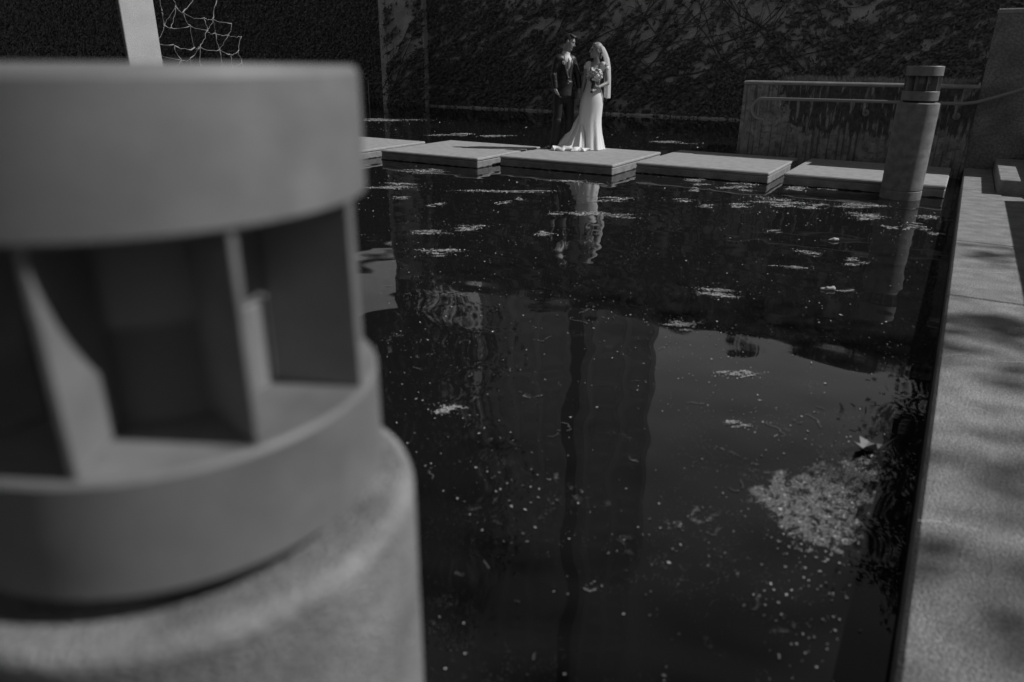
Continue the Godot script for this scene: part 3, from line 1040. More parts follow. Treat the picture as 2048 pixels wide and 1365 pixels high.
func couple() -> void:
	var skin := plain(0.3, 0.5)
	skin.subsurf_scatter_enabled = true
	skin.subsurf_scatter_strength = 0.15
	# ----- groom
	var bride_at := Vector3(-5.55, PAD_TOP, -11.87)
	var groom_at := bride_at - R_AX * 0.526
	var g := person_root("person in a dark suit with boutonniere looking down at the bride", groom_at)
	var gF := Vector3(0.9, -0.3, 0.22).normalized()
	var gU := Vector3(0.33, 0.94, 0.02).normalized()
	var gc := Vector3(0.082, 1.735, 0.0)
	var rs := Vector3(-0.105, 1.495, 0.11)
	var ls := Vector3(0.148, 1.49, -0.12)
	var re := Vector3(-0.155, 1.21, 0.13)
	var rw := Vector3(-0.118, 0.985, 0.175)
	var le := Vector3(0.245, 1.21, -0.11)
	var lw := Vector3(0.285, 0.985, -0.05)
	var hipr := Vector3(-0.06, 0.93, 0.05)
	var hipl := Vector3(0.10, 0.93, -0.06)
	var kr := Vector3(-0.075, 0.50, 0.08)
	var kl := Vector3(0.12, 0.50, -0.02)
	var ar := Vector3(-0.11, 0.085, 0.05)
	var al := Vector3(0.13, 0.085, -0.05)
	var neck := Vector3(0.035, 1.555, -0.01)
	var st := new_st()
	soft(st, [
		cone(Vector3(0.02, 0.95, 0), Vector3(0.02, 1.2, 0), 0.12, 0.12, 0.05), cone(Vector3(0.02, 1.2, 0), Vector3(0.025, 1.4, 0), 0.12, 0.13, 0.06),
		cone(rs, ls, 0.036, 0.036, 0.03), cone(neck, gc - gU * 0.08 - gF * 0.015, 0.054, 0.05, 0.03),
		cone(rs - Vector3(0, 0.03, 0), re, 0.04, 0.038), cone(re, rw, 0.036, 0.026), cone(ls - Vector3(0, 0.03, 0), le, 0.04, 0.038), cone(le, lw, 0.036, 0.026),
		cone(hipr, kr, 0.08, 0.055, 0.04), cone(kr, ar, 0.052, 0.038), cone(hipl, kl, 0.08, 0.055, 0.04), cone(kl, al, 0.052, 0.038),
		cone(ar + Vector3(0, -0.045, 0), ar + Vector3(-0.12, -0.05, 0.08), 0.035, 0.03), cone(al + Vector3(0, -0.045, 0), al + Vector3(0.09, -0.05, 0.11), 0.035, 0.03),
	], 0.016)
	soft(st, [cone(neck + Vector3(0.01, 0.0, 0), gc - gU * 0.07 - gF * 0.015, 0.053, 0.05, 0.02)] + head_bones(gc, gF, gU, false), 0.0042, 2)
	soft(st, hand_bones(lw, Vector3(0.12, -0.95, 0.15), Vector3(0.5, 0, -0.8), 0.45, 1.0, 1.02), 0.0045, 3)
	soft(st, hand_bones(rw, Vector3(0.42, -0.8, -0.3), Vector3(-0.8, 0, 0.5), 0.3, 1.0, 1.02), 0.0045, 4)
	obj("body", st, skin, g)
	eyes(g, gc, gF, gU)
	# hair: short sides, a raised quiff
	var hairm := cloth(0.025, 0.45, 14.0, 1.2)
	st = new_st()
	var gS := gF.cross(gU).normalized()
	var gB := Basis(gS, gU, gF)
	var hb := [
		egg(gc + gU * 0.04 - gF * 0.022, Vector3(0.084, 0.1, 0.098), gB, 0.02),
		egg(gc + gF * 0.075 - gU * 0.03, Vector3(0.09, 0.098, 0.07), gB, 0.01, true),
		egg(gc + gF * 0.06 - gU * 0.07, Vector3(0.1, 0.08, 0.075), gB, 0.012, true),
		egg(gc - gF * 0.008 + gS * 0.08, Vector3(0.03, 0.038, 0.022), gB, 0.004, true),
		egg(gc - gF * 0.008 - gS * 0.08, Vector3(0.03, 0.038, 0.022), gB, 0.004, true),
	]
	for i in 9:
		var s := (i - 4) * 0.013
		hb.append(cone(gc + gF * (0.01 - 0.006 * (i % 2)) + gU * 0.118 + gS * s, gc + gF * (0.066 + 0.007 * (i % 3)) + gU * (0.108 + 0.012 * (i % 2) - 3.0 * s * s) + gS * s * 0.9, 0.016, 0.011, 0.012))
	soft(st, hb, 0.005)
	obj("hair", st, hairm, g)
	# shirt and tie
	var chest := Vector3(0.5, 0.0, 0.86)
	st = new_st()
	soft(st, [cone(Vector3(0.03, 1.15, 0.02), Vector3(0.035, 1.42, 0.01), 0.125, 0.118, 0.04), flat_cone(neck - Vector3(0.01, 0.06, -0.005), neck + Vector3(0.008, 0.035, 0.0), 0.078, 0.064, 0.03)], 0.008)
	obj("shirt", st, cloth(0.66, 0.8, 40.0, 0.2), g)
	st = new_st()
	soft(st, [cone(Vector3(0.083, 1.478, 0.085), Vector3(0.082, 1.46, 0.095), 0.017, 0.021, 0.01), egg(Vector3(0.09, 1.36, 0.118), Vector3(0.034, 0.11, 0.018), Basis(Vector3(0.86, 0, -0.5), Vector3(0.08, 0.98, 0.12), Vector3(0.5, -0.1, 0.86)), 0.01)], 0.005)
	obj("tie", st, cloth(0.30, 0.5, 30.0, 0.2), g)
	# jacket, open in a V down to the button
	var suit := cloth(0.02, 0.46, 18.0, 0.5)
	var wool := cloth(0.010, 0.6, 18.0, 0.4)
	st = new_st()
	soft(st, [
		flat_cone(Vector3(0.015, 0.885, 0.0), Vector3(0.02, 1.1, 0.0), 0.182, 0.152, 0.05), cone(Vector3(0.02, 1.12, 0.0), Vector3(0.03, 1.36, 0.0), 0.15, 0.155, 0.06),
		cone(rs + Vector3(0.025, -0.03, -0.015), ls + Vector3(-0.025, -0.03, 0.015), 0.072, 0.072, 0.05), cone(rs + Vector3(0.06, -0.02, -0.02), neck + Vector3(-0.02, -0.03, -0.03), 0.06, 0.055, 0.06), cone(ls + Vector3(-0.05, -0.02, 0.02), neck + Vector3(0.0, -0.03, -0.05), 0.06, 0.05, 0.06),
		cone(rs + Vector3(0, -0.025, 0), re, 0.064, 0.054, 0.03), flat_cone(re, rw + Vector3(0, 0.02, 0), 0.058, 0.042, 0.03),
		cone(ls + Vector3(0, -0.025, 0), le, 0.064, 0.054, 0.03), flat_cone(le, lw + Vector3(0, 0.02, 0), 0.058, 0.042, 0.03),
		cone(neck + Vector3(-0.085, 0.01, 0.0), neck + Vector3(0.0, 0.0, -0.08), 0.02, 0.02, 0.02),
		# the V
		{"t": 0, "a": Vector3(0.105, 1.19, 0.20), "b": Vector3(0.088, 1.56, 0.11), "ra": 0.02, "rb": 0.085, "k": 0.012, "cut": true},
		{"t": 0, "a": Vector3(0.035, 1.57, 0.0), "b": Vector3(0.04, 1.72, 0.0), "ra": 0.07, "rb": 0.1, "k": 0.01, "cut": true},
		# front edges fall open below the button
		{"t": 0, "a": Vector3(0.10, 0.83, 0.22), "b": Vector3(0.095, 1.08, 0.205), "ra": 0.065, "rb": 0.02, "k": 0.01, "cut": true},
		# arm gaps
		cone(Vector3(-0.02, 1.47, 0.135), Vector3(0.09, 1.17, 0.155), 0.018, 0.012, 0.02), cone(Vector3(0.15, 1.46, 0.04), Vector3(0.115, 1.17, 0.145), 0.018, 0.012, 0.02),
		# creases round the button
		cone(Vector3(-0.10, 1.05, 0.13), Vector3(0.09, 1.13, 0.155), 0.012, 0.012, 0.022), cone(Vector3(-0.12, 1.19, 0.11), Vector3(0.07, 1.16, 0.15), 0.01, 0.012, 0.022), cone(Vector3(-0.07, 0.93, 0.165), Vector3(0.09, 1.08, 0.16), 0.012, 0.012, 0.022),
		cone(re + Vector3(-0.01, 0.03, 0.05), re + Vector3(0.03, -0.05, 0.05), 0.014, 0.012, 0.02), cone(re + Vector3(-0.03, -0.04, 0.045), re + Vector3(0.035, -0.1, 0.055), 0.012, 0.01, 0.02),
	], 0.0095)
	obj("jacket", st, suit, g)
	st = new_st()
	soft(st, [
		cone(Vector3(0.02, 0.99, 0), Vector3(0.02, 0.93, 0), 0.14, 0.135, 0.04),
		cone(hipr, kr, 0.105, 0.082, 0.04), flat_cone(kr, ar + Vector3(0, -0.02, 0), 0.082, 0.078, 0.03),
		cone(hipl, kl, 0.105, 0.082, 0.04), flat_cone(kl, al + Vector3(0, -0.02, 0), 0.082, 0.078, 0.03),
		cone(kr + Vector3(-0.02, 0.0, 0.07), kr + Vector3(0.05, -0.04, 0.06), 0.012, 0.012, 0.02),
	], 0.013)
	obj("trousers", st, wool, g)
	for s in [[ar, Vector3(-0.8, 0, 0.55)], [al, Vector3(0.6, 0, 0.8)]]:
		st = new_st()
		var an: Vector3 = s[0]
		var d: Vector3 = s[1].normalized()
		soft(st, [cone(an + Vector3(0, -0.04, 0) - d * 0.03, an + Vector3(0, -0.045, 0) + d * 0.07, 0.042, 0.038, 0.02), cone(an + Vector3(0, -0.05, 0) + d * 0.06, an + Vector3(0, -0.06, 0) + d * 0.19, 0.036, 0.024, 0.02)], 0.008)
		obj("shoe", st, plain(0.06, 0.25), g)
	st = new_st()
	for i in 6:
		var p := Vector3(0.005 + rng.randf_range(-0.022, 0.022), 1.40 + rng.randf_range(-0.045, 0.035), 0.165 + rng.randf_range(-0.005, 0.01))
		flower(st, p, 0.017, Vector3(0.3, 0.2, 1))
	obj("boutonniere", st, plain(0.55, 0.8), g)
	# ----- bride
	var b := person_root("person in a white lace wedding dress and veil holding a bouquet", bride_at)
	var bF := Vector3(-0.95, 0.06, 0.3).normalized()
	var bU := Vector3(0.08, 1, -0.02).normalized()
	var bc := Vector3(0.012, 1.612, 0.0)
	var bls := Vector3(0.185, 1.375, 0.05)
	var brs := Vector3(-0.125, 1.385, -0.05)
	var ble := Vector3(0.225, 1.10, 0.07)
	var blw := Vector3(0.065, 1.035, 0.245)
	var bre := Vector3(-0.165, 1.12, -0.06)
	var brw := Vector3(-0.195, 0.95, -0.02)
	var bneck := Vector3(0.035, 1.435, 0.0)
	st = new_st()
	soft(st, [
		cone(Vector3(0.01, 0.95, 0), Vector3(0.0, 1.13, 0), 0.12, 0.088, 0.06), cone(Vector3(0.0, 1.13, 0), Vector3(0.02, 1.3, 0.005), 0.088, 0.098, 0.06),
		cone(brs, bls, 0.045, 0.045, 0.06), cone(bneck - Vector3(0, 0.03, 0), bc - bU * 0.085 - bF * 0.015, 0.047, 0.041, 0.03),
		cone(bls, ble, 0.042, 0.036), cone(ble, blw, 0.036, 0.024), cone(brs, bre, 0.042, 0.036), cone(bre, brw, 0.034, 0.024),
		cone(Vector3(-0.03, 0.93, 0), Vector3(-0.02, 0.5, 0.03), 0.085, 0.055, 0.03), cone(Vector3(0.07, 0.93, 0), Vector3(0.05, 0.5, 0.02), 0.085, 0.055, 0.03),
		cone(Vector3(-0.02, 0.5, 0.03), Vector3(-0.05, 0.1, 0.05), 0.05, 0.034), cone(Vector3(0.05, 0.5, 0.02), Vector3(0.05, 0.1, 0.0), 0.05, 0.034),
	], 0.014)
	soft(st, [cone(bneck, bc - bU * 0.08 - bF * 0.015, 0.046, 0.041, 0.02)] + head_bones(bc, bF, bU, true), 0.0042, 2)
	soft(st, hand_bones(blw, Vector3(-0.98, -0.02, 0.02), Vector3(0.1, 0.1, 1.0), 1.05, 1.0, 0.9), 0.0042, 3)
	soft(st, hand_bones(brw, Vector3(-0.12, -0.95, 0.2), Vector3(-0.5, 0, 0.85), 0.5, -1.0, 0.9), 0.0042, 4)
	obj("body", st, skin, b)
	eyes(b, bc, bF, bU)
	# hair: swept back to a curled bun low on the neck
	var blond := cloth(0.28, 0.4, 22.0, 1.5)
	st = new_st()
	var bS := bF.cross(bU).normalized()
	var bB := Basis(bS, bU, bF)
	hb = [
		egg(bc + bU * 0.04 - bF * 0.018, Vector3(0.082, 0.094, 0.096), bB, 0.02),
		egg(bc + bF * 0.095 - bU * 0.03, Vector3(0.08, 0.105, 0.062), bB, 0.012, true),
		egg(bc + bF * 0.035 - bU * 0.085, Vector3(0.1, 0.08, 0.06), bB, 0.012, true),
	]
	for i in 16:
		var a := i * 2.4
		var rr := 0.012 + 0.035 * sqrt(i / 16.0)
		hb.append(egg(bc - bF * 0.095 - bU * 0.045 + bS * cos(a) * rr + bU * sin(a) * rr * 1.25, Vector3(0.018, 0.02, 0.02), bB, 0.004))
	for i in 7:
		var s := -0.06 + i * 0.02
		hb.append(cone(bc + bF * 0.05 + bU * 0.105 + bS * s * 0.6, bc - bF * 0.09 + bU * 0.01 + bS * s, 0.012, 0.012, 0.005))
	hb.append(cone(bc - bF * 0.03 - bU * 0.02 - bS * 0.078, bc - bF * 0.045 - bU * 0.13 - bS * 0.07, 0.011, 0.006, 0.004))
	soft(st, hb, 0.0048)
	obj("hair", st, blond, b)
	bride_dress(b)
	# veil
	st = new_st()
	st.set_smooth_group(1)
	var rows := [[1.70, 0.075, 0.03, -0.01], [1.66, 0.115, 0.055, -0.01], [1.58, 0.15, 0.07, -0.02], [1.48, 0.185, 0.08, -0.03], [1.35, 0.205, 0.088, -0.035], [1.2, 0.213, 0.09, -0.04], [1.03, 0.217, 0.09, -0.04], [0.86, 0.218, 0.088, -0.04]]
	var grid := []
	for r in rows:
		var line := []
		for i in 25:
			var t := i / 24.0
			var a := lerpf(-1.9, 1.9, t)
			var fold: float = 0.012 * sin(t * 34.0) * (1.72 - r[0])
			line.append(Vector3(r[1] - 0.01 + (r[2] + fold) * cos(a) * 0.85 + fold, r[0] + 0.008 * sin(t * 21.0), r[3] + (r[2] + 0.02 + fold) * sin(a)))
		grid.append(line)
	for i in grid.size() - 1:
		for k in 24:
			quad(st, grid[i][k], grid[i][k + 1], grid[i + 1][k + 1], grid[i + 1][k])
	var vm := plain(0.85, 0.9)
	vm.albedo_color.a = 0.76
	vm.transparency = BaseMaterial3D.TRANSPARENCY_ALPHA
	vm.backlight_enabled = true
	vm.backlight = grey(0.9)
	vm.roughness = 0.95
	obj("veil", st, vm, b)
	for s in [Vector3(-0.075, 0.03, 0.11), Vector3(0.02, 0.03, 0.06)]:
		st = new_st()
		soft(st, [cone(s, s + Vector3(-0.05, 0.025, 0.0), 0.026, 0.03, 0.01), cone(s, s + Vector3(-0.03, -0.012, 0.11), 0.028, 0.018, 0.01)], 0.006)
		obj("shoe", st, plain(0.12, 0.5), b)
	bouquet(bride_at)

func bride_dress(b: Node3D) -> void:
	var lace := cloth(0.80, 0.85, 9.0, 1.2)
	var st := new_st()
	st.set_smooth_group(1)
	# rings: height, centre x, half width, half depth
	var rings := [[1.30, 0.018, 0.128, 0.108], [1.25, 0.012, 0.13, 0.118], [1.18, 0.0, 0.118, 0.112], [1.10, -0.008, 0.112, 0.10], [1.03, -0.012, 0.125, 0.112], [0.95, -0.012, 0.157, 0.135], [0.86, -0.015, 0.186, 0.155], [0.76, -0.02, 0.197, 0.16], [0.64, -0.03, 0.197, 0.16], [0.52, -0.04, 0.195, 0.16], [0.40, -0.035, 0.195, 0.165], [0.28, -0.02, 0.198, 0.18], [0.16, -0.008, 0.205, 0.20], [0.06, 0.0, 0.218, 0.225], [0.008, 0.005, 0.23, 0.24]]
	var n := 72
	var grid := []
	for r in rings:
		var line := []
		for i in n:
			var a := TAU * i / n
			var y: float = r[0]
			var low := smoothstep(0.75, 0.0, y)
			var fold := 1.0 + low * (0.06 * sin(a * 7.0 + 1.0 + y * 1.5) + 0.035 * sin(a * 13.0 + y * 3.0)) + 0.016 * sin(a * 3.0 + y * 15.0) + 0.008 * sin(a * 6.0 - y * 29.0)
			var hx: float = r[2] * fold
			var hz: float = r[3] * fold
			if y > 1.27:  # the neckline: a V in front, straps over the shoulders
				var front := maxf(0.0, cos(a - PI * 0.5 - 0.3))
				var strap := exp(-pow((absf(angle_difference(a, PI * 0.5 + 0.3)) - 0.85) / 0.3, 2.0))
				y = 1.30 - 0.05 * pow(front, 6.0) + 0.075 * strap
				hx *= 1.0 - 0.1 * strap
				hz *= 1.0 - 0.25 * strap
			# the slit at the left front opens below the knee
			var slit := exp(-pow((angle_difference(a, PI * 0.5 + 0.55)) / 0.12, 2.0)) * smoothstep(0.36, 0.1, y)
			line.append(Vector3(r[1] + cos(a) * hx, y + slit * 0.08 * smoothstep(0.1, 0.0, y), sin(a) * hz * (1.0 - 0.55 * slit)))
		grid.append(line)
	for i in grid.size() - 1:
		for k in n:
			var m := (k + 1) % n
			quad(st, grid[i][k], grid[i][m], grid[i + 1][m], grid[i + 1][k])
	# cap sleeves
	soft(st, [cone(Vector3(0.15, 1.39, 0.045), Vector3(0.205, 1.335, 0.055), 0.047, 0.044, 0.04), cone(Vector3(0.125, 1.395, 0.035), Vector3(0.11, 1.29, 0.06), 0.034, 0.04, 0.05)], 0.008, 2)
	soft(st, [cone(Vector3(-0.10, 1.395, -0.035), Vector3(-0.14, 1.35, -0.05), 0.046, 0.043, 0.04), cone(Vector3(-0.088, 1.395, -0.015), Vector3(-0.088, 1.29, 0.035), 0.033, 0.04, 0.05)], 0.008, 3)
	obj("dress", st, lace, b)
	# train: swept out to the left along the pad
	st = new_st()
	st.set_smooth_group(1)
	grid = []
	for i in 15:
		var t := i / 14.0
		var line := []
		for k in 33:
			var s := k / 32.0
			var top := Vector3(-0.215 + 0.05 * s, 0.60 - 0.14 * s, -0.06 + 0.19 * s)
			var low := Vector3(lerpf(-0.66, -0.09, pow(s, 0.85)), 0.012, 0.10 + 0.17 * sin(s * 2.2))
			var p := top.lerp(low, pow(t, 0.92))
			p.y -= 0.10 * sin(t * PI) * (1.0 - s) * 0.35
			p.z += t * (0.028 * sin(s * 19.0) + 0.012 * sin(s * 43.0))
			line.append(p)
		grid.append(line)
	for i in 14:
		for k in 32:
			quad(st, grid[i][k], grid[i + 1][k], grid[i + 1][k + 1], grid[i][k + 1])
	obj("train", st, lace, b)
	# bunched scalloped edge of the train lying on the pad
	st = new_st()
	st.set_smooth_group(1)
	for layer in 4:
		var pts := []
		for i in 61:
			var t := i / 60.0
			var x := lerpf(-0.70 + 0.05 * layer, -0.14 + 0.03 * layer, t)
			var wob := sin(t * 26.0 + layer * 1.7)
			pts.append([Vector3(x + 0.02 * wob, 0.008, 0.30 + 0.03 * layer + 0.035 * sin(t * 17.0 + layer * 2.1)), Vector3(x + 0.035 * cos(t * 22.0 + layer), 0.035 + (0.055 - 0.008 * layer) * (0.5 + 0.5 * sin(t * 13.0 + layer * 2.6)) * (0.55 + 0.45 * sin(t * PI)), 0.24 + 0.03 * layer + 0.03 * wob)])
		for i in 60:
			var a0: Vector3 = pts[i][0]; var a1: Vector3 = pts[i][1]
			var b0: Vector3 = pts[i + 1][0]; var b1: Vector3 = pts[i + 1][1]
			var am := (a0 + a1) * 0.5 + Vector3(0, 0.012, 0.025)
			var bm := (b0 + b1) * 0.5 + Vector3(0, 0.012, 0.025)
			quad(st, a0, b0, bm, am)
			quad(st, am, bm, b1, a1)
	obj("ruffle", st, lace, b)

func flower(st: SurfaceTool, c: Vector3, r: float, out: Vector3) -> void:
	var n := out.normalized()
	var u := n.cross(Vector3(0.3, 0.9, 0.1)).normalized()
	var v := n.cross(u)
	st.set_smooth_group(-1)
	for ring in 3:
		var cnt: int = [5, 5, 3][ring]
		var rr: float = r * [1.0, 0.68, 0.36][ring]
		var lift: float = r * [0.0, 0.3, 0.5][ring]
		for i in cnt:
			var a := TAU * i / cnt + ring * 0.6
			var d := u * cos(a) + v * sin(a)
			var s := u * -sin(a) + v * cos(a)
			var p0 := c + n * (lift - r * 0.25)
			var p1 := c + d * rr * 0.75 + s * rr * 0.55 + n * (lift + r * 0.12)
			var p2 := c + d * rr * 1.05 + n * (lift + r * 0.3)
			var p3 := c + d * rr * 0.75 - s * rr * 0.55 + n * (lift + r * 0.12)
			quad(st, p0, p3, p2, p1)

func bouquet(at: Vector3) -> void:
	var o := thing("bouquet", "round bouquet of pale flowers held at the bride's waist", "bouquet", at)
	o.basis = Basis(R_AX.normalized(), Vector3.UP, T_AX.normalized())
	var c := Vector3(0.0, 1.225, 0.265)
	var foot := Vector3(-0.03, 0.945, 0.265)
	var st := new_st()
	tube(st, [foot, foot.lerp(c, 0.35), foot.lerp(c, 0.7), c], [0.026, 0.024, 0.03, 0.06], 12)
	obj("stems", st, plain(0.03, 0.7), o)
	st = new_st()
	tube(st, [foot.lerp(c, 0.12), foot.lerp(c, 0.24)], [0.0275, 0.0275], 12)
	obj("ribbon", st, plain(0.55, 0.6), o)
	st = new_st()
	for i in 60:
		var d := Vector3(rng.randfn(), rng.randfn(), rng.randfn() + 0.2).normalized()
		var p := c + d * Vector3(0.13, 0.11, 0.1) * rng.randf_range(0.6, 0.95)
		var u := d.cross(Vector3(rng.randf(), rng.randf(), rng.randf())).normalized() * 0.014
		var tip := d * 0.045
		st.set_smooth_group(-1)
		tri(st, p - u, p + u, p + tip)
		tri(st, p + u, p - u, p - tip * 0.6)
	tag(obj("leaves", st, plain(0.045, 0.6), o), "", "", "", "stuff")
	for i in 46:
		var y := 1.0 - 1.75 * (i + 0.5) / 46.0
		var a := i * 2.39996
		var d := Vector3(cos(a) * sqrt(1.0 - y * y), y, sin(a) * sqrt(1.0 - y * y))
		if d.z < -0.35: continue
		st = new_st()
		flower(st, c + d * Vector3(0.125, 0.105, 0.095) * rng.randf_range(0.85, 1.08), rng.randf_range(0.022, 0.036), d + Vector3(rng.randf_range(-0.3, 0.3), 0.1, 0))
		obj("flower", st, plain([0.8, 0.66, 0.82, 0.5][i % 4], 0.8), o)

# ---------------------------------------------------------------- litter on the water
func petal_mesh() -> ArrayMesh:
	var st := new_st()
	st.set_smooth_group(-1)
	st.set_color(Color.WHITE)
	var ring := []
	for i in 6:
		var a := TAU * i / 6.0
		ring.append(Vector3(cos(a) * 0.6, 0.08 + 0.10 * sin(a * 2.0 + 0.5), sin(a) * 0.42))
	for i in 6:
		tri(st, Vector3.ZERO, ring[(i + 1) % 6], ring[i])
	st.generate_normals()
	return st.commit()

func petal_at(x: float, z: float, s: float) -> Transform3D:
	var b := Basis(Vector3.UP, rng.randf() * TAU) * Basis(Vector3.RIGHT, rng.randf_range(-0.3, 0.3))
	return Transform3D(b.scaled(Vector3(s, s, s)), Vector3(x, 0.003 + rng.randf() * 0.003, z))

func in_pad(x: float, z: float) -> bool:
	for r in [[-10.68, -9.18], [-8.455, -9.67], [-6.36, -10.16], [-4.2, -10.65], [-2.03, -10.74]]:
		if x > r[0] - 0.03 and x < r[0] + 2.02 and z < r[1] + 0.03 and z > r[1] - 2.08: return true
	return Vector2(x + 0.534, z + 10.5).length() < 0.25 or Vector2(x + 0.627, z + 0.383).length() < 0.25 or x > 0.1

func litter() -> void:
	var pm := petal_mesh()
	var fn := FastNoiseLite.new()
	fn.seed = 31
	fn.frequency = 1.0
	fn.fractal_octaves = 3
	# rafts: x, z, half width, half depth, where it lies
	var rafts := [
		[-6.41, -7.55, 0.39, 0.29, "broad petal raft beside the near bollard's cap, below the second pad"], [-7.02, -8.91, 0.34, 0.27, "petal raft close under the front of the pad left of the couple"], [-5.77, -6.96, 0.12, 0.11, "tiny lens-shaped petal raft left of the couple's reflection"], [-5.14, -6.75, 0.11, 0.16, "small ragged petal raft below the pad left of the couple"],
		[-5.03, -8.04, 0.58, 0.16, "long thin petal streak in front of the pad left of the couple"], [-4.55, -7.37, 0.1, 0.1, "small petal raft left of the bride's reflected dress"], [-4.51, -7.69, 0.06, 0.14, "slim petal sliver between the long streak and the bride's reflection"], [-4.11, -5.99, 0.16, 0.17, "slanting petal raft, right one of a pair below the pads at left"],
		[-4.37, -5.54, 0.18, 0.16, "ragged petal raft, left one of a pair below the pads at left"], [-3.76, -5.02, 0.2, 0.16, "spindle-shaped petal raft on the dark water right of the near bollard"], [-3.33, -6.2, 0.12, 0.13, "thin slanting petal raft left of the groom's reflection"], [-3.54, -8.21, 0.25, 0.24, "petal raft crossing the reflection of the dress near the pad"],
		[-3.37, -7.39, 0.37, 0.26, "wide petal raft crossing the bride's reflected waist"], [-4.61, -9.29, 0.36, 0.18, "petal streak hugging the front of the couple's pad"], [-3.16, -10.39, 0.17, 0.39, "petal raft under the front edge of the empty pad, at its left"], [-2.49, -10.3, 0.28, 0.41, "petal raft under the front edge of the empty pad, at its right"],
		[-2.94, -9.64, 0.11, 0.17, "little petal raft out from the middle of the empty pad"], [-1.55, -9.18, 0.38, 0.46, "largest petal raft, left of the far bollard"], [-2.14, -8.75, 0.16, 0.17, "oval petal raft just left of the largest raft"], [-2.81, -8.7, 0.12, 0.11, "small petal streak well left of the largest raft"],
		[-2.42, -8.52, 0.11, 0.13, "oval petal raft, second left of the largest raft"], [-0.65, -8.92, 0.25, 0.31, "petal raft over the top of the far bollard's reflection"], [-0.88, -9.51, 0.26, 0.25, "petal raft between the largest raft and the far bollard"], [-0.12, -9.23, 0.13, 0.16, "petal raft between the far bollard and the coping walk"],
		[-0.36, -8.34, 0.12, 0.22, "petal raft crossing the far bollard's reflection lower down"], [-0.12, -8.55, 0.15, 0.25, "petal raft beside the coping, right of the bollard's reflection"], [-1.76, -10.44, 0.19, 0.27, "petal raft under the left front of the bollard's pad"], [-1.38, -10.69, 0.14, 0.14, "thin petal streak touching the pad left of the far bollard"],
		[-1.46, -7.57, 0.09, 0.1, "small petal raft below the largest raft"], [-0.96, -6.77, 0.11, 0.1, "flat petal raft below the pale floating bud"], [-0.61, -6.65, 0.12, 0.15, "petal raft left of the bollard's wavering reflection"], [-0.97, -6.22, 0.17, 0.05, "narrow petal streak in mid pool below the floating bud"],
		[-1.27, -5.13, 0.16, 0.2, "hooked petal raft in mid pool left of the floating paper"], [-1.32, -4.35, 0.11, 0.12, "thick pale petal raft with a tail, in mid pool"], [-0.77, -3.75, 0.1, 0.09, "dark fringed petal raft on the reflected sky"], [-0.64, -3.13, 0.06, 0.05, "small pale petal raft at the lower edge of the reflected sky"],
		[-1.83, -2.51, 0.08, 0.1, "club-shaped pale petal raft right of the near bollard's pole"], [-0.51, -5.73, 0.07, 0.06, "small petal trail right of the floating paper"], [-14.25, -16.54, 0.71, 0.76, "scatter of petals on the far water behind the first pad"], [-10.11, -13.97, 0.46, 0.36, "petal streak on the water behind the second pad"],
		[-9.14, -14.38, 0.34, 0.36, "petal streak on the water left of the groom's legs"], [-5.42, -15.31, 0.44, 0.32, "petal streak on the water right behind the bride"],
	]
	var turn := deg_to_rad(31.0)
	for r in rafts:
		var places := []
		var tints := []
		var x0: float = r[0]
		var z0: float = r[1]
		var area: float = r[2] * r[3] * 3.1
		var dist := Vector2(x0, z0).length()
		var s0 := clampf(0.0025 + dist * 0.00085, 0.004, 0.016)
		var want := int(clampf(area * 0.5 / (s0 * s0 * 0.55), 60, 4200))
		var tilt := rng.randf_range(-0.25, 0.25)
		# a raft is a drift of several ragged streaks and a few stragglers
		var streaks := []
		for k in rng.randi_range(5, 10):
			streaks.append([rng.randfn() * 0.42, rng.randfn() * 0.48, rng.randf_range(0.15, 0.55), rng.randf_range(0.05, 0.24), rng.randf_range(-0.35, 0.35)])
		for i in want * 3:
			if places.size() >= want: break
			var k: Array = streaks[i % streaks.size()]
			var g := rng.randfn() * 0.6
			var h := rng.randfn() * 0.6
			if i % 17 == 0:
				g *= 3.0
				h *= 4.0
			var a: float = k[0] + g * k[2]
			var b: float = k[1] + h * k[3] + g * k[4] * k[2]
			if fn.get_noise_2d(x0 * 7.0 + a * 3.5, z0 * 3.0 + b * 7.0) < rng.randf_range(-0.3, 0.12): continue
			var q := Vector2(a * r[2], b * r[3] + a * r[2] * tilt).rotated(-turn)
			if in_pad(x0 + q.x, z0 + q.y): continue
			places.append(petal_at(q.x, q.y, s0 * (0.4 + pow(rng.randf(), 2.5) * 1.3)))
			tints.append(pow(rng.randf(), 1.4) * 0.65 + 0.14)
		var o := many("petal_raft", pm, mats.petal, places, tints)
		o.position = Vector3(x0, 0, z0)
		tag(o, r[4], "petal raft", "rafts of fallen petals floating on the pool")
	# single petals everywhere
	var places := []
	var tints := []
	for i in 16000:
		var z := -pow(rng.randf(), 1.5) * 21.0 - 0.9
		var x := rng.randf_range(-0.02, -0.9 * absf(z) - 1.6) + 0.1
		if in_pad(x, z): continue
		var far := absf(z) * 0.02
		var drift := fn.get_noise_2d((x * 0.8 + z * 0.25) * (0.5 - far * 0.5), z * 1.5) + 0.5 * fn.get_noise_2d(x * 5.0 + 90.0, z * 5.0)
		if drift < rng.randf_range(0.02, 0.5): continue
		var t := petal_at(x, z, (0.0022 + absf(z) * 0.0008) * (0.35 + pow(rng.randf(), 3.0) * 2.2))
		t.basis = t.basis * Basis.from_scale(Vector3(rng.randf_range(0.8, 1.7), 1, rng.randf_range(0.6, 1.1)))
		places.append(t)
		tints.append(pow(rng.randf(), 1.6) * 0.6 + 0.1)
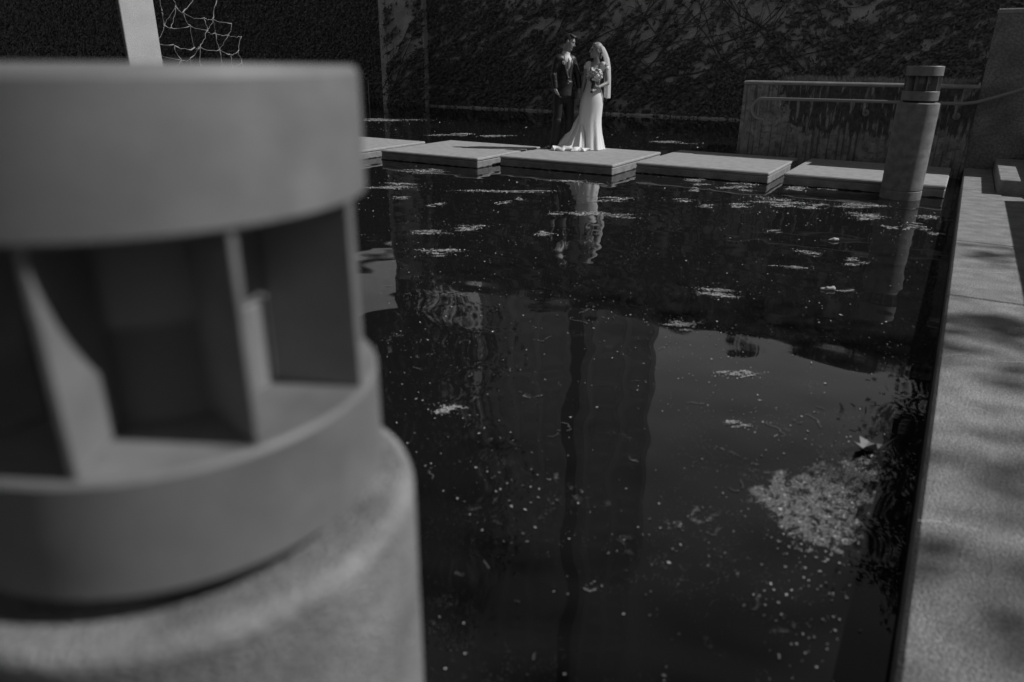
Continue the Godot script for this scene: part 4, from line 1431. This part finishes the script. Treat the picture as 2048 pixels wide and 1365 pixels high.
	for i in 7000:
		var z := -rng.randf_range(3.0, 10.6)
		var x := rng.randf_range(-0.02, -0.85 * absf(z))
		if in_pad(x, z) or fn.get_noise_2d(x * 0.7 + 20.0, z * 1.3) < rng.randf_range(-0.25, 0.35): continue
		places.append(petal_at(x, z, (0.0015 + absf(z) * 0.0007) * (0.5 + pow(rng.randf(), 4.0) * 1.6)))
		tints.append(pow(rng.randf(), 1.4) * 0.6 + 0.1)
	tag(many("fallen_petals", pm, mats.petal, places, tints), "loose pale petals and fluff drifting singly on the pool", "petals", "", "stuff")
	# thick wedge of scum and petals by the coping
	places = []
	tints = []
	var wedge := PackedVector2Array([Vector2(-0.433, -2.568), Vector2(-0.365, -2.739), Vector2(-0.243, -2.929), Vector2(-0.144, -3.063), Vector2(-0.059, -3.092), Vector2(-0.055, -2.723), Vector2(-0.053, -2.434), Vector2(-0.112, -2.332), Vector2(-0.211, -2.336), Vector2(-0.312, -2.448)])
	for i in 170000:
		var p := Vector2(rng.randf_range(-0.62, -0.02), rng.randf_range(-3.25, -2.0))
		var wob := Vector2(fn.get_noise_2d(p.x * 9.0, p.y * 9.0), fn.get_noise_2d(p.x * 9.0 + 40.0, p.y * 9.0)) * 0.10
		wob += Vector2(rng.randfn(), rng.randfn()) * 0.012
		if not Geometry2D.is_point_in_polygon(p + wob, wedge): continue
		var grain := fn.get_noise_2d(p.x * 16.0 + 9.0, p.y * 11.0) + 0.7 * fn.get_noise_2d(p.x * 50.0, p.y * 50.0)
		if grain < rng.randf_range(-0.5, 0.15): continue
		var big := rng.randf() < 0.004
		places.append(petal_at(p.x, p.y, rng.randf_range(0.005, 0.0115) if big else rng.randf_range(0.0009, 0.0026)))
		tints.append(rng.randf_range(0.35, 0.7) if big else rng.randf_range(0.25, 0.62))
	for i in 130:
		var t := pow(rng.randf(), 1.3)
		var c := Vector2(-0.16, -2.38).lerp(Vector2(-0.06, -1.62), t) + Vector2(rng.randfn() * 0.07, rng.randfn() * 0.06)
		if c.x > -0.01: continue
		places.append(petal_at(c.x, c.y, 0.0025 + pow(rng.randf(), 2.0) * 0.0075))
		tints.append(rng.randf_range(0.25, 0.7))
	for i in 180:
		places.append(petal_at(rng.randf_range(-0.75, -0.02), rng.randf_range(-3.4, -2.0), 0.002 + pow(rng.randf(), 3.0) * 0.008))
		tints.append(rng.randf_range(0.2, 0.65))
	tag(many("scum_patch", pm, mats.petal, places, tints), "wedge of dusty scum and petals against the coping walk", "scum", "", "stuff")
	wisps(pm, fn)
	# curled dry leaf
	var st := new_st()
	st.set_smooth_group(-1)
	for k in [[0.0, 0.05, 0.06], [1.3, 0.045, 0.05], [2.4, 0.05, 0.035], [3.9, 0.04, 0.02], [5.1, 0.045, 0.045]]:
		var d := Vector3(cos(k[0]), 0, sin(k[0]))
		var s := Vector3(-sin(k[0]), 0, cos(k[0])) * 0.016
		tri(st, Vector3(0, 0.004, 0) - s, Vector3(0, 0.004, 0) + s, d * k[1] * 0.6 + s * 1.4 + Vector3(0, k[2] * 0.4, 0))
		tri(st, d * k[1] * 0.6 + s * 1.4 + Vector3(0, k[2] * 0.4, 0), d * k[1] * 0.5 - s + Vector3(0, k[2] * 0.2, 0), d * k[1] * 1.2 + Vector3(0, k[2], 0))
		tri(st, Vector3(0, 0.004, 0) - s, d * k[1] * 0.6 + s * 1.4 + Vector3(0, k[2] * 0.4, 0), d * k[1] * 0.5 - s + Vector3(0, k[2] * 0.2, 0))
	var lf := obj("dry_leaf", st, plain(0.22, 0.7))
	lf.scale = Vector3.ONE * 1.5
	lf.position = Vector3(-0.08, 0.002, -3.2)
	tag(lf, "curled dry pointed leaf floating beside the coping walk", "leaf")
	# crumpled paper and a pale bud
	st = new_st()
	soft(st, [cone(Vector3(-0.055, 0.006, 0), Vector3(0.03, 0.012, 0.006), 0.011, 0.016, 0.004), cone(Vector3(-0.02, 0.02, 0.008), Vector3(0.035, 0.024, -0.006), 0.009, 0.007, 0.004), egg(Vector3(0.005, 0.03, 0.0), Vector3(0.02, 0.008, 0.012), Basis.IDENTITY, 0.003, true)], 0.004)
	var pp := obj("crumpled_paper", st, plain(0.5, 0.8))
	pp.position = Vector3(-0.635, 0, -5.68)
	pp.rotation.y = deg_to_rad(28)
	tag(pp, "crumpled scrap of pale paper floating in mid pool", "paper")
	st = new_st()
	soft(st, [cone(Vector3(-0.05, 0.01, 0), Vector3(0.0, 0.014, 0), 0.006, 0.016, 0.01), cone(Vector3(0.0, 0.014, 0), Vector3(0.035, 0.014, 0), 0.017, 0.014, 0.01)], 0.004)
	var bd := obj("flower_bud", st, plain(0.5, 0.7))
	bd.position = Vector3(-0.862, 0, -7.43)
	bd.rotation.y = deg_to_rad(31)
	tag(bd, "pale pointed bud floating left of the bollard's reflection", "bud")
	st = new_st()
	tube(st, [Vector3(-0.12, 0.004, 0), Vector3(-0.03, 0.012, 0.02), Vector3(0.06, 0.01, 0.01), Vector3(0.13, 0.006, 0.03)], [0.012, 0.018, 0.017, 0.01], 7)
	var sk := obj("stick", st, plain(0.5, 0.8))
	sk.position = Vector3(-9.95, 0, -14.24)
	sk.rotation.y = deg_to_rad(20)
	tag(sk, "short pale stick floating behind the pads left of the couple", "stick")

func wisps(pm: ArrayMesh, fn: FastNoiseLite) -> void:
	# threads, smears and clouds of fine fluff in the near water
	var places := []
	var tints := []
	var marked := [[-0.77, -1.73, 0.07], [-0.92, -1.56, 0.05], [-1.16, -2.29, 0.06], [-1.05, -2.23, 0.05], [-0.9, -2.22, 0.06], [-0.91, -2.56, 0.05], [-1.55, -2.41, 0.06], [-0.52, -2.35, 0.22], [-0.44, -2.75, 0.12], [-0.30, -3.3, 0.14], [-0.42, -3.2, 0.1], [-0.55, -2.55, 0.18], [-0.25, -2.0, 0.1], [-0.2, -1.85, 0.1]]
	for i in 60:
		var z := -rng.randf_range(1.15, 4.3)
		marked.append([rng.randf_range(-0.9 * absf(z), -0.08), z, pow(rng.randf(), 2.0) * 0.2 + 0.02])
	for w in marked:
		var p := Vector2(w[0], w[1])
		var a := rng.randf() * TAU
		var wide := rng.randf_range(0.001, 0.006)
		var dim := rng.randf_range(0.08, 0.32)
		var steps := int(w[2] / 0.002)
		var bend := rng.randf_range(-0.06, 0.06)
		for k in steps:
			a += bend * 0.4 + rng.randf_range(-0.35, 0.35)
			p += Vector2(cos(a), sin(a)) * 0.002
			var here := wide * (0.4 + absf(fn.get_noise_2d(p.x * 30.0, p.y * 30.0)) * 3.0)
			if fn.get_noise_2d(p.x * 18.0 + 7.0, p.y * 18.0) < -0.1: continue
			for q in 4:
				var x := p.x + rng.randfn() * here
				var z := p.y + rng.randfn() * here
				if in_pad(x, z) or x > 0.08: continue
				places.append(petal_at(x, z, rng.randf_range(0.0011, 0.003)))
				tints.append(dim * rng.randf_range(0.6, 1.2))
	for i in 130:
		var z := -rng.randf_range(1.2, 5.2)
		var c := Vector2(rng.randf_range(-0.85 * absf(z), -0.06), z)
		if i < 45: c = Vector2(rng.randf_range(-0.75, -0.06), -rng.randf_range(1.7, 3.8))
		var sx := rng.randf_range(0.02, 0.10)
		var sz := rng.randf_range(0.02, 0.10)
		var dim := rng.randf_range(0.05, 0.2)
		for k in rng.randi_range(60, 260):
			var x := c.x + rng.randfn() * sx
			var zz := c.y + rng.randfn() * sz
			if in_pad(x, zz) or x > 0.08 or fn.get_noise_2d(x * 12.0, zz * 12.0) < -0.05: continue
			places.append(petal_at(x, zz, rng.randf_range(0.0009, 0.0026)))
			tints.append(dim * rng.randf_range(0.5, 1.5))
	for i in 260:
		var z := -rng.randf_range(1.1, 4.5)
		var x := rng.randf_range(-0.9 * absf(z), -0.06)
		if in_pad(x, z): continue
		places.append(petal_at(x, z, 0.002 + pow(rng.randf(), 2.5) * 0.010))
		tints.append(rng.randf_range(0.2, 0.7))
	tag(many("fluff", pm, mats.petal, places, tints), "threads and clouds of fine fluff in the near dark water", "fluff", "", "stuff")
